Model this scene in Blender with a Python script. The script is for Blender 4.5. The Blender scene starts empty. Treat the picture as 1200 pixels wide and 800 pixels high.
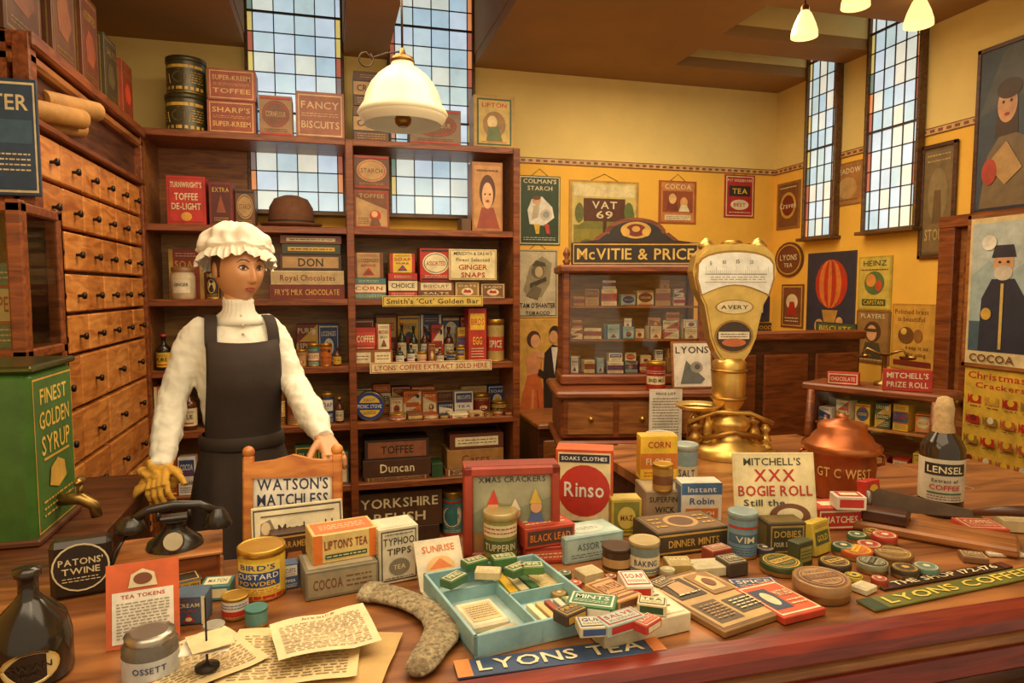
import bpy, math, random
from mathutils import Vector, Matrix, noise
random.seed(7)
rad=math.radians; sin=math.sin; cos=math.cos; pi=math.pi
# ---------------------------------------------------------------- survey of the photo (1200x800, f=800px)
CAM=Vector((0,0,1.55)); PIT=rad(4.3); YAW=rad(15); F=800.0
FW=Vector((sin(YAW)*cos(PIT),cos(YAW)*cos(PIT),-sin(PIT)))
RT=Vector((cos(YAW),-sin(YAW),0)); UPV=RT.cross(FW)
def ray(u,v): return FW+RT*((u-600)/F)+UPV*((400-v)/F)
def on_z(u,v,z):
    d=ray(u,v); return CAM+d*((z-CAM.z)/d.z)
def on_y(u,v,y):
    d=ray(u,v); return CAM+d*(y/d.y)
def on_x(u,v,x):
    d=ray(u,v); return CAM+d*(x/d.x)
def mpp(p): return (p-CAM).dot(FW)/F
# ---------------------------------------------------------------- room constants
ZC=0.95; YB=4.3; XR=3.1; ZCEIL=2.94; YS=3.9; XL=-0.92; ZTOP=2.36
# ---------------------------------------------------------------- materials
_mc={}
def lin(c): return tuple(((x/255)/12.92 if x/255<=.04045 else ((x/255+.055)/1.055)**2.4) for x in c)+(1,)
def sc(c,k): return tuple(max(0,min(255,x*k)) for x in c)
def aged(c,k=.14): return tuple(x*(1-k)+y*k for x,y in zip(c,(140,104,60)))
def paint(c,rough=.5,metal=0.0,var=.16,scale=14,bump=0.0,emit=0.0,age=True):
    k=('p',tuple(c),rough,metal,var,scale,bump,emit)
    if k in _mc: return _mc[k]
    if age and emit==0: c=aged(c)
    m=bpy.data.materials.new('paint'); m.use_nodes=True; nt=m.node_tree; bs=nt.nodes['Principled BSDF']
    bs.inputs['Roughness'].default_value=rough; bs.inputs['Metallic'].default_value=metal
    tc=nt.nodes.new('ShaderNodeTexCoord'); n=nt.nodes.new('ShaderNodeTexNoise'); n.inputs['Scale'].default_value=scale; n.inputs['Detail'].default_value=7; n.inputs['Roughness'].default_value=.65
    nt.links.new(tc.outputs['Object'],n.inputs['Vector'])
    r=nt.nodes.new('ShaderNodeValToRGB'); r.color_ramp.elements[0].position=.3; r.color_ramp.elements[1].position=.7
    r.color_ramp.elements[0].color=lin(sc(c,1-var)); r.color_ramp.elements[1].color=lin(sc(c,1+var*.5))
    nt.links.new(n.outputs['Fac'],r.inputs['Fac']); nt.links.new(r.outputs['Color'],bs.inputs['Base Color'])
    if bump>0:
        b=nt.nodes.new('ShaderNodeBump'); b.inputs['Strength'].default_value=bump; b.inputs['Distance'].default_value=.01
        nt.links.new(n.outputs['Fac'],b.inputs['Height']); nt.links.new(b.outputs['Normal'],bs.inputs['Normal'])
    if emit>0:
        nt.links.new(r.outputs['Color'],bs.inputs['Emission Color']); bs.inputs['Emission Strength'].default_value=emit
    _mc[k]=m; return m
def wood(c1,c2,rough=.4,st=(1,8,8),scale=6):
    k=('w',c1,c2,rough,st,scale)
    if k in _mc: return _mc[k]
    m=bpy.data.materials.new('wood'); m.use_nodes=True; nt=m.node_tree; bs=nt.nodes['Principled BSDF']
    bs.inputs['Roughness'].default_value=rough
    tc=nt.nodes.new('ShaderNodeTexCoord'); mp=nt.nodes.new('ShaderNodeMapping'); mp.inputs['Scale'].default_value=st
    n=nt.nodes.new('ShaderNodeTexNoise'); n.inputs['Scale'].default_value=scale; n.inputs['Detail'].default_value=7; n.inputs['Distortion'].default_value=.8
    nt.links.new(tc.outputs['Object'],mp.inputs['Vector']); nt.links.new(mp.outputs['Vector'],n.inputs['Vector'])
    r=nt.nodes.new('ShaderNodeValToRGB'); r.color_ramp.elements[0].position=.32; r.color_ramp.elements[1].position=.68
    r.color_ramp.elements[0].color=lin(c1); r.color_ramp.elements[1].color=lin(c2)
    nt.links.new(n.outputs['Fac'],r.inputs['Fac']); nt.links.new(r.outputs['Color'],bs.inputs['Base Color'])
    b=nt.nodes.new('ShaderNodeBump'); b.inputs['Strength'].default_value=.15; b.inputs['Distance'].default_value=.004
    nt.links.new(n.outputs['Fac'],b.inputs['Height']); nt.links.new(b.outputs['Normal'],bs.inputs['Normal'])
    _mc[k]=m; return m
def glassmat(tint=(235,235,225),fac=.07):
    k=('g',tint,fac)
    if k in _mc: return _mc[k]
    m=bpy.data.materials.new('glass'); m.use_nodes=True; nt=m.node_tree; nt.nodes.remove(nt.nodes['Principled BSDF'])
    o=nt.nodes['Material Output']; t=nt.nodes.new('ShaderNodeBsdfTransparent'); g=nt.nodes.new('ShaderNodeBsdfGlossy'); x=nt.nodes.new('ShaderNodeMixShader')
    t.inputs['Color'].default_value=lin(tint); g.inputs['Roughness'].default_value=.05; x.inputs[0].default_value=fac
    nt.links.new(t.outputs[0],x.inputs[1]); nt.links.new(g.outputs[0],x.inputs[2]); nt.links.new(x.outputs[0],o.inputs['Surface'])
    _mc[k]=m; return m
def metal(c,rough=.3): return paint(c,rough,.85,.1,20)
CR=(236,222,176); RD=(186,34,22); GN=(34,74,42); BK=(30,24,20); GD=(212,166,66); BL=(36,68,130); LB=(160,200,205); WH=(242,238,222); BR=(112,62,32); YE=(238,192,44); OR=(222,112,32); TN=(186,146,92); MR=(116,28,18); TEAL=(60,130,130)
W_RED=wood((92,42,16),(146,78,34)); W_OR=wood((164,92,36),(220,146,70),.4,(2,2,9),4); W_DK=wood((54,28,14),(100,56,28)); W_MID=wood((116,66,28),(170,108,52)); W_TOP=wood((96,54,26),(168,108,58),.3,(1,5,1),3)
# ---------------------------------------------------------------- glyphs
GL={}
def build_glyphs():
    chars="ABCDEFGHIJKLMNOPQRSTUVWXYZabcdefghijklmnopqrstuvwxyz0123456789&'.-!"
    obs=[]
    for ch in chars:
        cu=bpy.data.curves.new('g','FONT'); cu.body=ch; cu.size=1; cu.resolution_u=2; cu.offset=.014
        ob=bpy.data.objects.new('g',cu); bpy.context.scene.collection.objects.link(ob); obs.append((ch,ob))
    bpy.context.view_layer.update(); dg=bpy.context.evaluated_depsgraph_get()
    for ch,ob in obs:
        e=ob.evaluated_get(dg); me=e.to_mesh(); vs=[(v.co.x,v.co.y) for v in me.vertices]; fs=[tuple(p.vertices) for p in me.polygons]
        if vs:
            mx=min(v[0] for v in vs); Mx=max(v[0] for v in vs); GL[ch]=([(x-mx,y) for x,y in vs],fs,Mx-mx)
        e.to_mesh_clear()
    for ch,ob in obs:
        cu=ob.data; bpy.data.objects.remove(ob); bpy.data.curves.remove(cu)
build_glyphs()
def layout(s):
    vs=[];fs=[];x=0
    for ch in s:
        if ch not in GL: x+=.32; continue
        gv,gf,w=GL[ch]; o=len(vs)
        vs+=[(a+x,b) for a,b in gv]; fs+=[tuple(i+o for i in f) for f in gf]; x+=w+.09
    return vs,fs,max(x-.09,.1)
# ---------------------------------------------------------------- mesh builder
class B:
    def __init__(s): s.v=[];s.f=[];s.mi=[];s.sm=[];s.mats=[]
    def add(s,vs,fs,mat,smooth=False,M=None):
        if mat not in s.mats: s.mats.append(mat)
        k=s.mats.index(mat); o=len(s.v)
        s.v+= [tuple(M@Vector(v)) for v in vs] if M else [tuple(v) for v in vs]
        for f in fs: s.f.append(tuple(i+o for i in f)); s.mi.append(k); s.sm.append(smooth)
    def box(s,c,sz,mat,bev=.002,M=None):
        h=[x/2 for x in sz]; b=min(bev,min(h)*.6); cx,cy,cz=c; vs=[];fs=[]
        if b<=0:
            for i in range(8): vs.append((h[0]*(1 if i&1 else -1),h[1]*(1 if i&2 else -1),h[2]*(1 if i&4 else -1)))
            fs=[(0,2,3,1),(4,5,7,6),(0,1,5,4),(2,6,7,3),(0,4,6,2),(1,3,7,5)]
        else:
            for i in range(8):
                sg=[1 if i&(1<<a) else -1 for a in range(3)]
                for a in range(3): vs.append(tuple(sg[q]*(h[q] if q==a else h[q]-b) for q in range(3)))
            for a in range(3):
                p,q=[x for x in range(3) if x!=a]
                for sg in (0,1):
                    base=sg<<a; fs.append([ (base|(m<<p)|(n<<q))*3+a for m,n in ((0,0),(1,0),(1,1),(0,1))])
                for m in (0,1):
                    for n in (0,1):
                        c1=(m<<p)|(n<<q); c2=c1|(1<<a); fs.append([c1*3+p,c2*3+p,c2*3+q,c1*3+q])
            for i in range(8): fs.append([i*3,i*3+1,i*3+2])
            out=[]
            for f in fs:
                A,Bb,C=[Vector(vs[j]) for j in f[:3]]; n=(Bb-A).cross(C-A); ce=sum((Vector(vs[j]) for j in f),Vector())
                out.append(tuple(f) if n.dot(ce)>0 else tuple(reversed(f)))
            fs=out
        s.add([(x+cx,y+cy,z+cz) for x,y,z in vs],fs,mat,False,M)
    def lathe(s,prof,mat,seg=28,c=(0,0,0),M=None,cap=True,smooth=True):
        vs=[]
        for r,z in prof:
            for i in range(seg):
                a=2*pi*i/seg; vs.append((c[0]+r*cos(a),c[1]+r*sin(a),c[2]+z))
        fs=[]
        for j in range(len(prof)-1):
            for i in range(seg):
                k=(i+1)%seg; fs.append((j*seg+i,j*seg+k,(j+1)*seg+k,(j+1)*seg+i))
        s.add(vs,fs,mat,smooth,M)
        if cap:
            n=len(prof)-1
            s.add(vs[:seg],[tuple(reversed(range(seg)))],mat,False,M)
            s.add(vs[n*seg:],[tuple(range(seg))],mat,False,M)
    def tube(s,pts,rs,mat,seg=10,M=None,flat=1.0,smooth=True):
        pts=[Vector(p) for p in pts]
        if not isinstance(rs,(list,tuple)): rs=[rs]*len(pts)
        vs=[]; n=len(pts); t0=(pts[1]-pts[0]).normalized(); nn=t0.orthogonal().normalized()
        if abs(t0.z)<.9: nn=Vector((0,0,1))-t0*t0.z; nn.normalize()
        for i,p in enumerate(pts):
            t=((pts[min(i+1,n-1)]-pts[max(i-1,0)])).normalized()
            nn=(nn-t*nn.dot(t)).normalized(); bb=t.cross(nn)
            for k in range(seg):
                a=2*pi*k/seg; vs.append(p+nn*(rs[i]*cos(a)*flat)+bb*(rs[i]*sin(a)))
        fs=[]
        for i in range(n-1):
            for k in range(seg):
                q=(k+1)%seg; fs.append((i*seg+k,i*seg+q,(i+1)*seg+q,(i+1)*seg+k))
        fs.append(tuple(reversed(range(seg)))); fs.append(tuple(range((n-1)*seg,n*seg)))
        s.add(vs,fs,mat,smooth,M)
    def ball(s,c,r,mat,seg=16,M=None,fn=None,smooth=True):
        if not isinstance(r,(list,tuple)): r=(r,r,r)
        vs=[];fs=[]; rg=seg*3//4
        for j in range(rg+1):
            th=pi*j/rg
            for i in range(seg):
                a=2*pi*i/seg; d=Vector((sin(th)*cos(a),sin(th)*sin(a),cos(th)))
                p=fn(d) if fn else Vector((d.x*r[0],d.y*r[1],d.z*r[2])); vs.append((c[0]+p[0],c[1]+p[1],c[2]+p[2]))
        for j in range(rg):
            for i in range(seg):
                k=(i+1)%seg; fs.append((j*seg+i,(j+1)*seg+i,(j+1)*seg+k,j*seg+k))
        s.add(vs,fs,mat,smooth,M)
    def loft(s,rings,mat,seg=32,M=None,fn=None,smooth=True):
        vs=[];fs=[]
        for j,(z,cx,cy,rx,ry) in enumerate(rings):
            for i in range(seg):
                a=2*pi*i/seg; k=fn(a,z) if fn else 1; vs.append((cx+rx*k*sin(a),cy-ry*k*cos(a),z))
        for j in range(len(rings)-1):
            for i in range(seg):
                k=(i+1)%seg; fs.append((j*seg+i,j*seg+k,(j+1)*seg+k,(j+1)*seg+i))
        fs.append(tuple(reversed(range(seg)))); n=len(rings)-1; fs.append(tuple(range(n*seg,(n+1)*seg)))
        s.add(vs,fs,mat,smooth,M)
    def prism(s,pts,y0,y1,mat,M=None):   # polygon in XZ, extruded y0(front)..y1
        n=len(pts); area=sum(pts[i][0]*pts[(i+1)%n][1]-pts[(i+1)%n][0]*pts[i][1] for i in range(n))
        if area<0: pts=pts[::-1]
        vs=[(x,y0,z) for x,z in pts]+[(x,y1,z) for x,z in pts]
        fs=[tuple(range(n)),tuple(reversed(range(n,2*n)))]+[(i,i+n,(i+1)%n+n,(i+1)%n) for i in range(n)]
        s.add(vs,fs,mat,False,M)
    def art(s,ops,W,H,mp,off=.0005,M=None):
        L=0
        for op in ops:
            L+=off; t=op[0]; m=op[-1] if not isinstance(op[-1],tuple) else paint(op[-1],.5)
            if t=='r':
                x0,x1,z0,z1=op[1:5]; n=8; vs=[];fs=[]
                for i in range(n+1):
                    x=(x0+(x1-x0)*i/n-.5)*W; vs+= [mp(x,z0*H,L),mp(x,z1*H,L)]
                fs=[(2*i,2*i+2,2*i+3,2*i+1) for i in range(n)]; s.add(vs,fs,m,False,M)
            elif t=='e':
                cx,cz,rx,rz=op[1:5]; n=22; vs=[mp((cx+rx*cos(2*pi*i/n)-.5)*W,(cz+rz*sin(2*pi*i/n))*H,L) for i in range(n)]
                s.add(vs,[tuple(range(n))],m,False,M)
            elif t=='l':    # block of small printed text lines: x0,x1,z0,z1,n
                x0,x1,z0,z1,n=op[1:6]; L-=off*.5
                for i in range(n):
                    zc=z1-(i+.5)*(z1-z0)/n; hh=(z1-z0)/n*.15; xa=x0
                    while xa<x1-.02:
                        xb=min(x1,xa+random.uniform(.03,.1)); s.add([mp((xa-.5)*W,(zc-hh)*H,L),mp((xb-.5)*W,(zc-hh)*H,L),mp((xb-.5)*W,(zc+hh)*H,L),mp((xa-.5)*W,(zc+hh)*H,L)],[(0,1,2,3)],m,False,M); xa=xb+.02
            elif t=='p':
                pts=op[1]; n=len(pts); ar=sum(pts[i][0]*pts[(i+1)%n][1]-pts[(i+1)%n][0]*pts[i][1] for i in range(n))
                if ar<0: pts=pts[::-1]
                s.add([mp((x-.5)*W,z*H,L) for x,z in pts],[tuple(range(n))],m,False,M)
            elif t=='t':
                st,cx,cz,w,h=op[1:6]; vs,fs,tw=layout(st); kx=w*W/tw; kz=h*H/.7
                s.add([mp((cx-.5)*W+(x-tw/2)*kx,cz*H+(y-.35)*kz,L) for x,y in vs],fs,m,False,M)
    def obj(s,name,loc=(0,0,0),rot=0,parent=None,tilt=0):
        me=bpy.data.meshes.new(name); me.from_pydata(s.v,[],s.f)
        for m in s.mats: me.materials.append(m)
        me.polygons.foreach_set('material_index',s.mi); me.polygons.foreach_set('use_smooth',s.sm); me.update()
        ob=bpy.data.objects.new(name,me); bpy.context.scene.collection.objects.link(ob)
        ob.location=loc; ob.rotation_euler=(rad(tilt),0,rad(rot))
        if parent: ob.parent=parent
        return ob
def mfront(y): return lambda x,z,L:(x,y-L,z)
def mtop(z,D): return lambda x,y,L:(x,y-D/2,z+L)
def mcyl(R): return lambda x,z,L:((R+L)*sin(x/R),-(R+L)*cos(x/R),z)
def empty(name,loc,rot=0):
    e=bpy.data.objects.new(name,None); bpy.context.scene.collection.objects.link(e); e.location=loc; e.rotation_euler=(0,0,rad(rot)); e.empty_display_size=.05; return e
# ---------------------------------------------------------------- generic art
WORDS=['TEA','COCOA','SOAP','STARCH','BISCUITS','MUSTARD','COFFEE','TOFFEE','POLISH','SALTS','SUGAR','JELLY','MATCHES','SPICE','PEPPER','OATS','BLUE','CORNFLOUR','CREAM','LOZENGES','PURE','FINEST','ASSORTED','BAKING']
PAL=[(RD,CR,BK),(CR,RD,GN),(YE,BL,RD),(GN,GD,CR),(BL,WH,YE),(BR,GD,CR),(OR,CR,BK),(TN,BR,RD),(BK,GD,CR),(WH,BL,RD),(MR,GD,CR),(TEAL,CR,RD),((200,170,110),MR,BK),((150,60,30),CR,YE)]
def rart(pal=None,word=None):
    a,b,c=pal or random.choice(PAL); w=word or random.choice(WORDS); k=random.randrange(7)
    if k==0: ops=[('r',.05,.95,.05,.95,b),('r',.08,.92,.08,.92,a),('t',w,.5,.76,.7,.12,b),('e',.5,.42,.24,.22,b),('p',[(.34,.36),(.4,.56),(.5,.5),(.62,.54),(.66,.34)],c),('l',.15,.85,.1,.18,2,b)]
    elif k==1: ops=[('r',0,1,.32,.7,b),('t',w,.5,.52,.8,.18,c if c!=b else a),('r',0,1,.28,.31,c),('r',0,1,.71,.74,c),('l',.1,.9,.06,.25,3,b),('l',.2,.8,.8,.92,2,b)]
    elif k==2: ops=[('r',.07,.93,.5,.93,b),('t',w,.5,.74,.7,.16,a),('l',.14,.86,.53,.63,2,c),('t',random.choice(WORDS),.5,.33,.7,.11,b),('l',.1,.9,.06,.22,3,b)]
    elif k==3: ops=[('e',.5,.55,.42,.33,b),('e',.5,.55,.38,.29,c),('e',.5,.55,.36,.27,b),('t',w,.5,.55,.6,.13,a),('r',.04,.96,.04,.09,c),('r',.04,.96,.91,.96,c),('l',.15,.85,.11,.2,2,b)]
    elif k==4: ops=[('r',.04,.96,.04,.96,c),('r',.07,.93,.07,.93,a),('p',[(.07,.07),(.93,.07),(.93,.5),(.07,.8)],b),('t',w,.5,.84,.7,.1,b),('e',.6,.34,.16,.14,c),('e',.58,.38,.09,.08,(230,180,120)),('p',[(.44,.08),(.5,.28),(.68,.28),(.76,.08)],a),('l',.12,.44,.12,.3,4,a)]
    elif k==5: ops=[('r',0,.12,0,1,b),('r',.88,1,0,1,b),('t',w,.5,.7,.66,.14,b),('t',random.choice(WORDS),.5,.5,.5,.08,c),('p',[(.3,.12),(.5,.42),(.7,.12)],c),('e',.5,.22,.1,.07,b),('l',.2,.8,.84,.94,2,c)]
    else: ops=[('p',[(0,0),(1,.5),(1,1),(0,.5)],b),('t',w,.42,.84,.7,.13,c if c!=a else b),('r',.1,.9,.36,.56,a),('t',random.choice(WORDS),.5,.46,.7,.12,c),('l',.3,.94,.08,.3,4,c),('e',.8,.8,.1,.08,c)]
    return a,ops
def carton(w,d,h,base,ops=None,top=None,bev=.0015,side=None):
    b=B(); m=paint(base,.45) if isinstance(base,tuple) else base
    b.box((0,0,h/2),(w,d,h),m,bev)
    if ops: b.art(ops,w,h,mfront(-d/2))
    if top: b.art(top,w,d,mtop(h,d))
    if side:
        b.art(side,d,h,mfront(-w/2),M=Matrix.Rotation(rad(-90),4,'Z'))
        b.art(side,d,h,mfront(-w/2),M=Matrix.Rotation(rad(90),4,'Z'))
    return b
def tin(r,h,base,ops=None,lid=None,topc=None,rim=GD,seg=32):
    b=B(); m=paint(base,.35,.15); g=metal(rim,.35); l=paint(lid,.35,.3) if lid else g
    b.lathe([(r*.97,0),(r*1.02,.002),(r*1.02,.004),(r,.006)],g,seg)
    b.lathe([(r,.005),(r,h*.86)],m,seg,cap=False)
    b.lathe([(r*1.0,h*.86),(r*1.03,h*.865),(r*1.03,h*.985),(r*1.0,h),(r*.95,h),(r*.93,h*.99)],l,seg)
    if ops: b.art(ops,2.6*r,h*.84,mcyl(r))
    if topc: b.lathe([(0.001,h*.99+.0006),(r*.9,h*.99+.0006)],paint(topc,.4),seg,cap=False)
    return b
def flattin(r,h,c,c2=None,word=None):
    b=B(); m=metal(c,.4) if c in(GD,) else paint(c,.35,.3); g=metal((190,160,100),.35)
    b.lathe([(r*.95,0),(r*.98,h*.05),(r*.98,h*.45)],g,30); b.lathe([(r,h*.42),(r,h*.92),(r*.97,h),(r*.93,h),(r*.92,h*.97)],m,30)
    if c2:
        ops=[('e',.5,.5,.43,.43,c2),('e',.5,.5,.39,.39,c),('e',.5,.5,.36,.36,c2),('e',.5,.5,.34,.34,c)]
        if word: ops+=[('r',.16,.84,.4,.6,c2),('t',word,.5,.5,.55,.1,c),('l',.3,.7,.66,.76,2,c2),('l',.3,.7,.24,.34,2,c2)]
        else: ops+=[('p',[(.4,.35),(.36,.55),(.5,.62),(.64,.52),(.6,.35)],c2),('l',.28,.72,.68,.78,2,c2)]
        b.art(ops,2*r,2*r,mtop(h*.98,2*r),off=.0004)
    return b
def bottle(r,h,c,lab=None,ops=None,cap=BK,neck=.3):
    b=B(); m=paint(c,.12,0,.05)
    b.lathe([(r*.9,0),(r,.004),(r,h*.55),(r*.92,h*.62),(r*.5,h*.7),(r*neck,h*.76),(r*neck,h*.9),(r*neck*1.25,h*.91),(r*neck*1.25,h*.94)],m,24)
    b.lathe([(r*neck*1.2,h*.935),(r*neck*1.25,h*.99),(r*neck*.8,h)],paint(cap,.5),16)
    if lab:
        b.lathe([(r*1.01,h*.1),(r*1.01,h*.5)],paint(lab,.6),24,cap=False)
        b.art(ops or [('r',.1,.9,.3,.36,RD),('t',random.choice(WORDS),.5,.62,.7,.2,BK),('l',.1,.9,.78,.9,2,BK)],2.2*r,h*.5,mcyl(r*1.02))
    return b
# ================================================================ ROOM
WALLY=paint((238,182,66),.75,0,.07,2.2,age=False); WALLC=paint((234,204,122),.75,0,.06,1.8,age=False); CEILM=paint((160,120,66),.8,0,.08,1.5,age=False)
def simple(name,boxes,loc=(0,0,0)):
    b=B()
    for c,sz,m in boxes: b.box(c,sz,m,0)
    return b.obj(name,loc)
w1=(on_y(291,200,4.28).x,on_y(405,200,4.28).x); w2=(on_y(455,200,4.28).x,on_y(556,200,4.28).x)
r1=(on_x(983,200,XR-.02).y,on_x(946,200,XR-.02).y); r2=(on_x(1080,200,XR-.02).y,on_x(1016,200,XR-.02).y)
simple('wall_back',[((0,.05,1.195),(7,.1,2.39),WALLY),((0,.05,3.0),(7,.1,1.22),WALLC)],(.4,YB,0))
simple('wall_right',[((.05,0,1.195),(.1,4.4,2.39),WALLY),((.05,0,3.0),(.1,4.4,1.22),WALLC)],(XR,2.1,0))
simple('wall_left',[((-.05,0,1.8),(.1,4.4,3.6),WALLY)],(-1.5,2.1,0))
b=B(); fm=wood((70,40,20),(120,76,42))
for i in range(32): b.box((-1.45+i*.145,2.1,-.02),(.142,4.4,.04),fm,.002)
b.obj('floor')
reflection_wells=[(w1[0],w1[1],2.9,YB),(w2[0],w2[1],2.9,YB),(2.1,XR,r1[0],r1[1]),(2.1,XR,r2[0],r2[1])]  # recesses added in the ceiling so the reflected windows run above it
xs=sorted({-1.5,XR}|{w[0] for w in reflection_wells}|{w[1] for w in reflection_wells}); ys=sorted({-.1,YB}|{w[2] for w in reflection_wells}|{w[3] for w in reflection_wells})
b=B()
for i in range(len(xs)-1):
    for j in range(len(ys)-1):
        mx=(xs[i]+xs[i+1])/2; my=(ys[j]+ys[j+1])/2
        if any(w[0]<mx<w[1] and w[2]<my<w[3] for w in reflection_wells): continue
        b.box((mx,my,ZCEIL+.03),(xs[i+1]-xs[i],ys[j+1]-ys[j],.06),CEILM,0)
for w in reflection_wells:
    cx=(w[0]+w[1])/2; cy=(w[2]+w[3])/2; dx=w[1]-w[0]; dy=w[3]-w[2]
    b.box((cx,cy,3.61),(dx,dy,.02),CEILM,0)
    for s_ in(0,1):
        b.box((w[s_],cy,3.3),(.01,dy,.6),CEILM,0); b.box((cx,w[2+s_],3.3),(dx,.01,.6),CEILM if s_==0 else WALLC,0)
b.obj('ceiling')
def border(n,L,loc,rot):
    b=B(); b.box((0,0,0),(L,.006,.03),paint((214,178,110)),0)
    k=int(L/.05)
    for i in range(k):
        x=-L/2+(i+.5)*L/k; b.box((x,-.004,0),(.026,.003,.014),paint((150,60,40)),0)
    b.box((0,-.003,.017),(L,.004,.004),paint((120,60,30)),0); b.box((0,-.003,-.017),(L,.004,.004),paint((120,60,30)),0)
    b.obj(n,loc,rot)
border('trim_1',XR-1.1,((XR+1.1)/2,YB-.004,2.385),0); border('trim_2',2.6,(XR-.004,3.0,2.385),-90)
def reflection_pane(c): return paint(c,.2,0,.09,5,0,1.0)  # emission puts the reflected window light into the colour
def leaded_reflection(name,w,h,loc,rot,cols=5):  # glowing panes built in the walls to stand for window reflections in shop glass
    e=empty(name,loc,rot); lead=paint((70,62,54),.5,.5); fr=wood((70,46,26),(112,78,44))
    b=B(); t=.018
    for s_ in(-1,1): b.box((s_*(w/2-t/2),0,h/2),(t,.05,h),fr,.003)
    b.box((0,0,t/2),(w,.05,t),fr,.003); b.box((0,-.01,.0),(w+.03,.09,.02),fr,.003); b.obj('frame',parent=e)
    iw=w-2*t; bw=.028; cw=(iw-2*bw)/(cols-2+0.0); xsn=[-iw/2,-iw/2+bw]+[-iw/2+bw+cw*i for i in range(1,cols-2)]+[iw/2-bw,iw/2]
    rh=.112; nr=int((h-t)/rh)+1; g=B(); l=B()
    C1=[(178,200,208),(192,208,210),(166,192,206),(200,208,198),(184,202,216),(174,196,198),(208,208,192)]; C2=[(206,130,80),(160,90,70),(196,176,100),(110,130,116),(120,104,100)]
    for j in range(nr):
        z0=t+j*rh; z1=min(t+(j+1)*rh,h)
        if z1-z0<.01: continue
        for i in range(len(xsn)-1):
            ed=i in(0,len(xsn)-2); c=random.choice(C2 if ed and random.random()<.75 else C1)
            g.box(((xsn[i]+xsn[i+1])/2,0,(z0+z1)/2),(xsn[i+1]-xsn[i],.006,z1-z0),reflection_pane(c),0)
        l.box((0,-.002,z0),(iw,.012,.006),lead,0)
    for x in xsn[1:-1]: l.box((x,-.002,(h+t)/2),(.006,.012,h-t),lead,0)
    for z in range(1,int(h/.56)+1): l.box((0,-.006,t+z*.56),(iw,.016,.012),lead,0)
    g.obj('reflection_panes',parent=e); l.obj('lead_lattice',parent=e)
zb=on_y(400,252,4.27).z
leaded_reflection('reflected_window_1',w1[1]-w1[0],3.58-zb,((w1[0]+w1[1])/2,4.27,zb),0,6)
leaded_reflection('reflected_window_2',w2[1]-w2[0],3.58-zb,((w2[0]+w2[1])/2,4.27,zb),0,6)
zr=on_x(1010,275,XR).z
leaded_reflection('reflected_window_3',r1[1]-r1[0],3.58-zr,(XR-.03,(r1[0]+r1[1])/2,zr),-90,5)
leaded_reflection('reflected_window_4',r2[1]-r2[0],3.58-zr,(XR-.03,(r2[0]+r2[1])/2,zr),-90,6)
b=B(); H=1.86
b.box((0,.02,H/2),(.9,.04,H),W_MID,.003)
for x in(-.23,.23):
    for z,hh in((.5,.75),(1.36,.76)): b.box((x,-.01,z),(.34,.02,hh),W_RED,.008)
for x in(-.48,.48): b.box((x,-.005,H/2),(.09,.08,H),W_RED,.005)
b.box((0,-.005,H+.03),(1.06,.08,.06),W_RED,.005); b.ball((-.38,-.05,1.0),.028,metal(GD),12)
b.obj('door_1',(XR-.05,2.3,0),-90)
# ================================================================ DRAWER CABINET
L=1.36; D=.46; b=B()
b.box((0,.02,ZTOP/2),(L,D-.04,ZTOP),W_RED,0)
b.box((0,-.0,ZTOP-.02),(L,D+.08,.05),W_RED,.008); b.box((0,-.01,ZTOP-.075),(L,D+.03,.04),W_MID,.01)
for x in(-L/2+.025,L/2-.02): b.box((x,-D/2,ZTOP/2),(.055 if x<0 else .04,.05,ZTOP),W_RED,.004)
kn=paint((24,18,14),.3,.4); wo=[W_OR,wood((150,82,32),(206,132,62),.4,(2,2,9),4),wood((178,104,44),(230,158,82),.4,(2,2,9),4)]
def drawer(x,z,w,h):
    b.box((x,-D/2+.005,z),(w-.012,.035,h-.012),random.choice(wo),.005)
    b.lathe([(.006,0),(.006,.012),(.014,.02),(.012,.028),(.004,.03)],kn,12,M=Matrix.Translation((x,-D/2-.012,z-.01))@Matrix.Rotation(rad(90),4,'X'))
z=2.07; x0=-L/2+.055; Wd=L-.1
for i in range(5):
    for k in range(6): drawer(x0+(k+.5)*Wd/6,z-.075,Wd/6,.15)
    z-=.152
for i in range(5):
    for k in range(4): drawer(x0+(k+.5)*Wd/4,z-.1,Wd/4,.2)
    z-=.203
b.box((0,-D/2+.012,2.2),(L-.1,.01,.2),W_DK,0)
b.box((0,-D/2-.005,2.09),(L,.05,.022),W_RED,.003)
b.obj('apothecary_drawer_cabinet',(XL-D/2,3.21,0),90)
b=B(); pm=paint((186,132,62),.7,0,.15)
for i,(y,z) in enumerate(((0,0),(.05,-.02),(.02,.055))):
    b.lathe([(.034,-.14),(.036,-.138),(.036,.138),(.034,.14),(.024,.14),(.024,.12)],pm,20,M=Matrix.Translation((i*.055-.03,y,.04+z))@Matrix.Rotation(rad(84),4,'Y'))
b.obj('brown_paper_roll',(XL+.02,2.78,2.12),70)
for y,x,w,h,c in((2.68,-1.08,.3,.36,(70,36,20)),(2.99,-1.06,.24,.46,(86,48,28)),(3.25,-1.05,.2,.38,(96,44,24)),(3.49,-1.04,.18,.3,(60,50,28)),(3.71,-1.03,.17,.26,(150,50,30))):
    a=[('r',.06,.94,.05,.95,sc(GD,.6)),('r',.08,.92,.07,.93,c),('t',random.choice(WORDS),.5,.78,.7,.09,sc(GD,.7)),('p',[(.25,.3),(.2,.5),(.4,.64),(.66,.6),(.8,.4),(.6,.26)],sc(c,1.5)),('l',.15,.85,.1,.18,2,sc(GD,.6))]
    carton(w,.24,h,c,a,side=a).obj('biscuit_tin',(x,y,ZTOP+.006),90)
ce=on_y(8,160,2.49); b=B(); b.box((0,0,0),(.17,.008,.36),paint((30,62,100),.3),.003)
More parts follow.
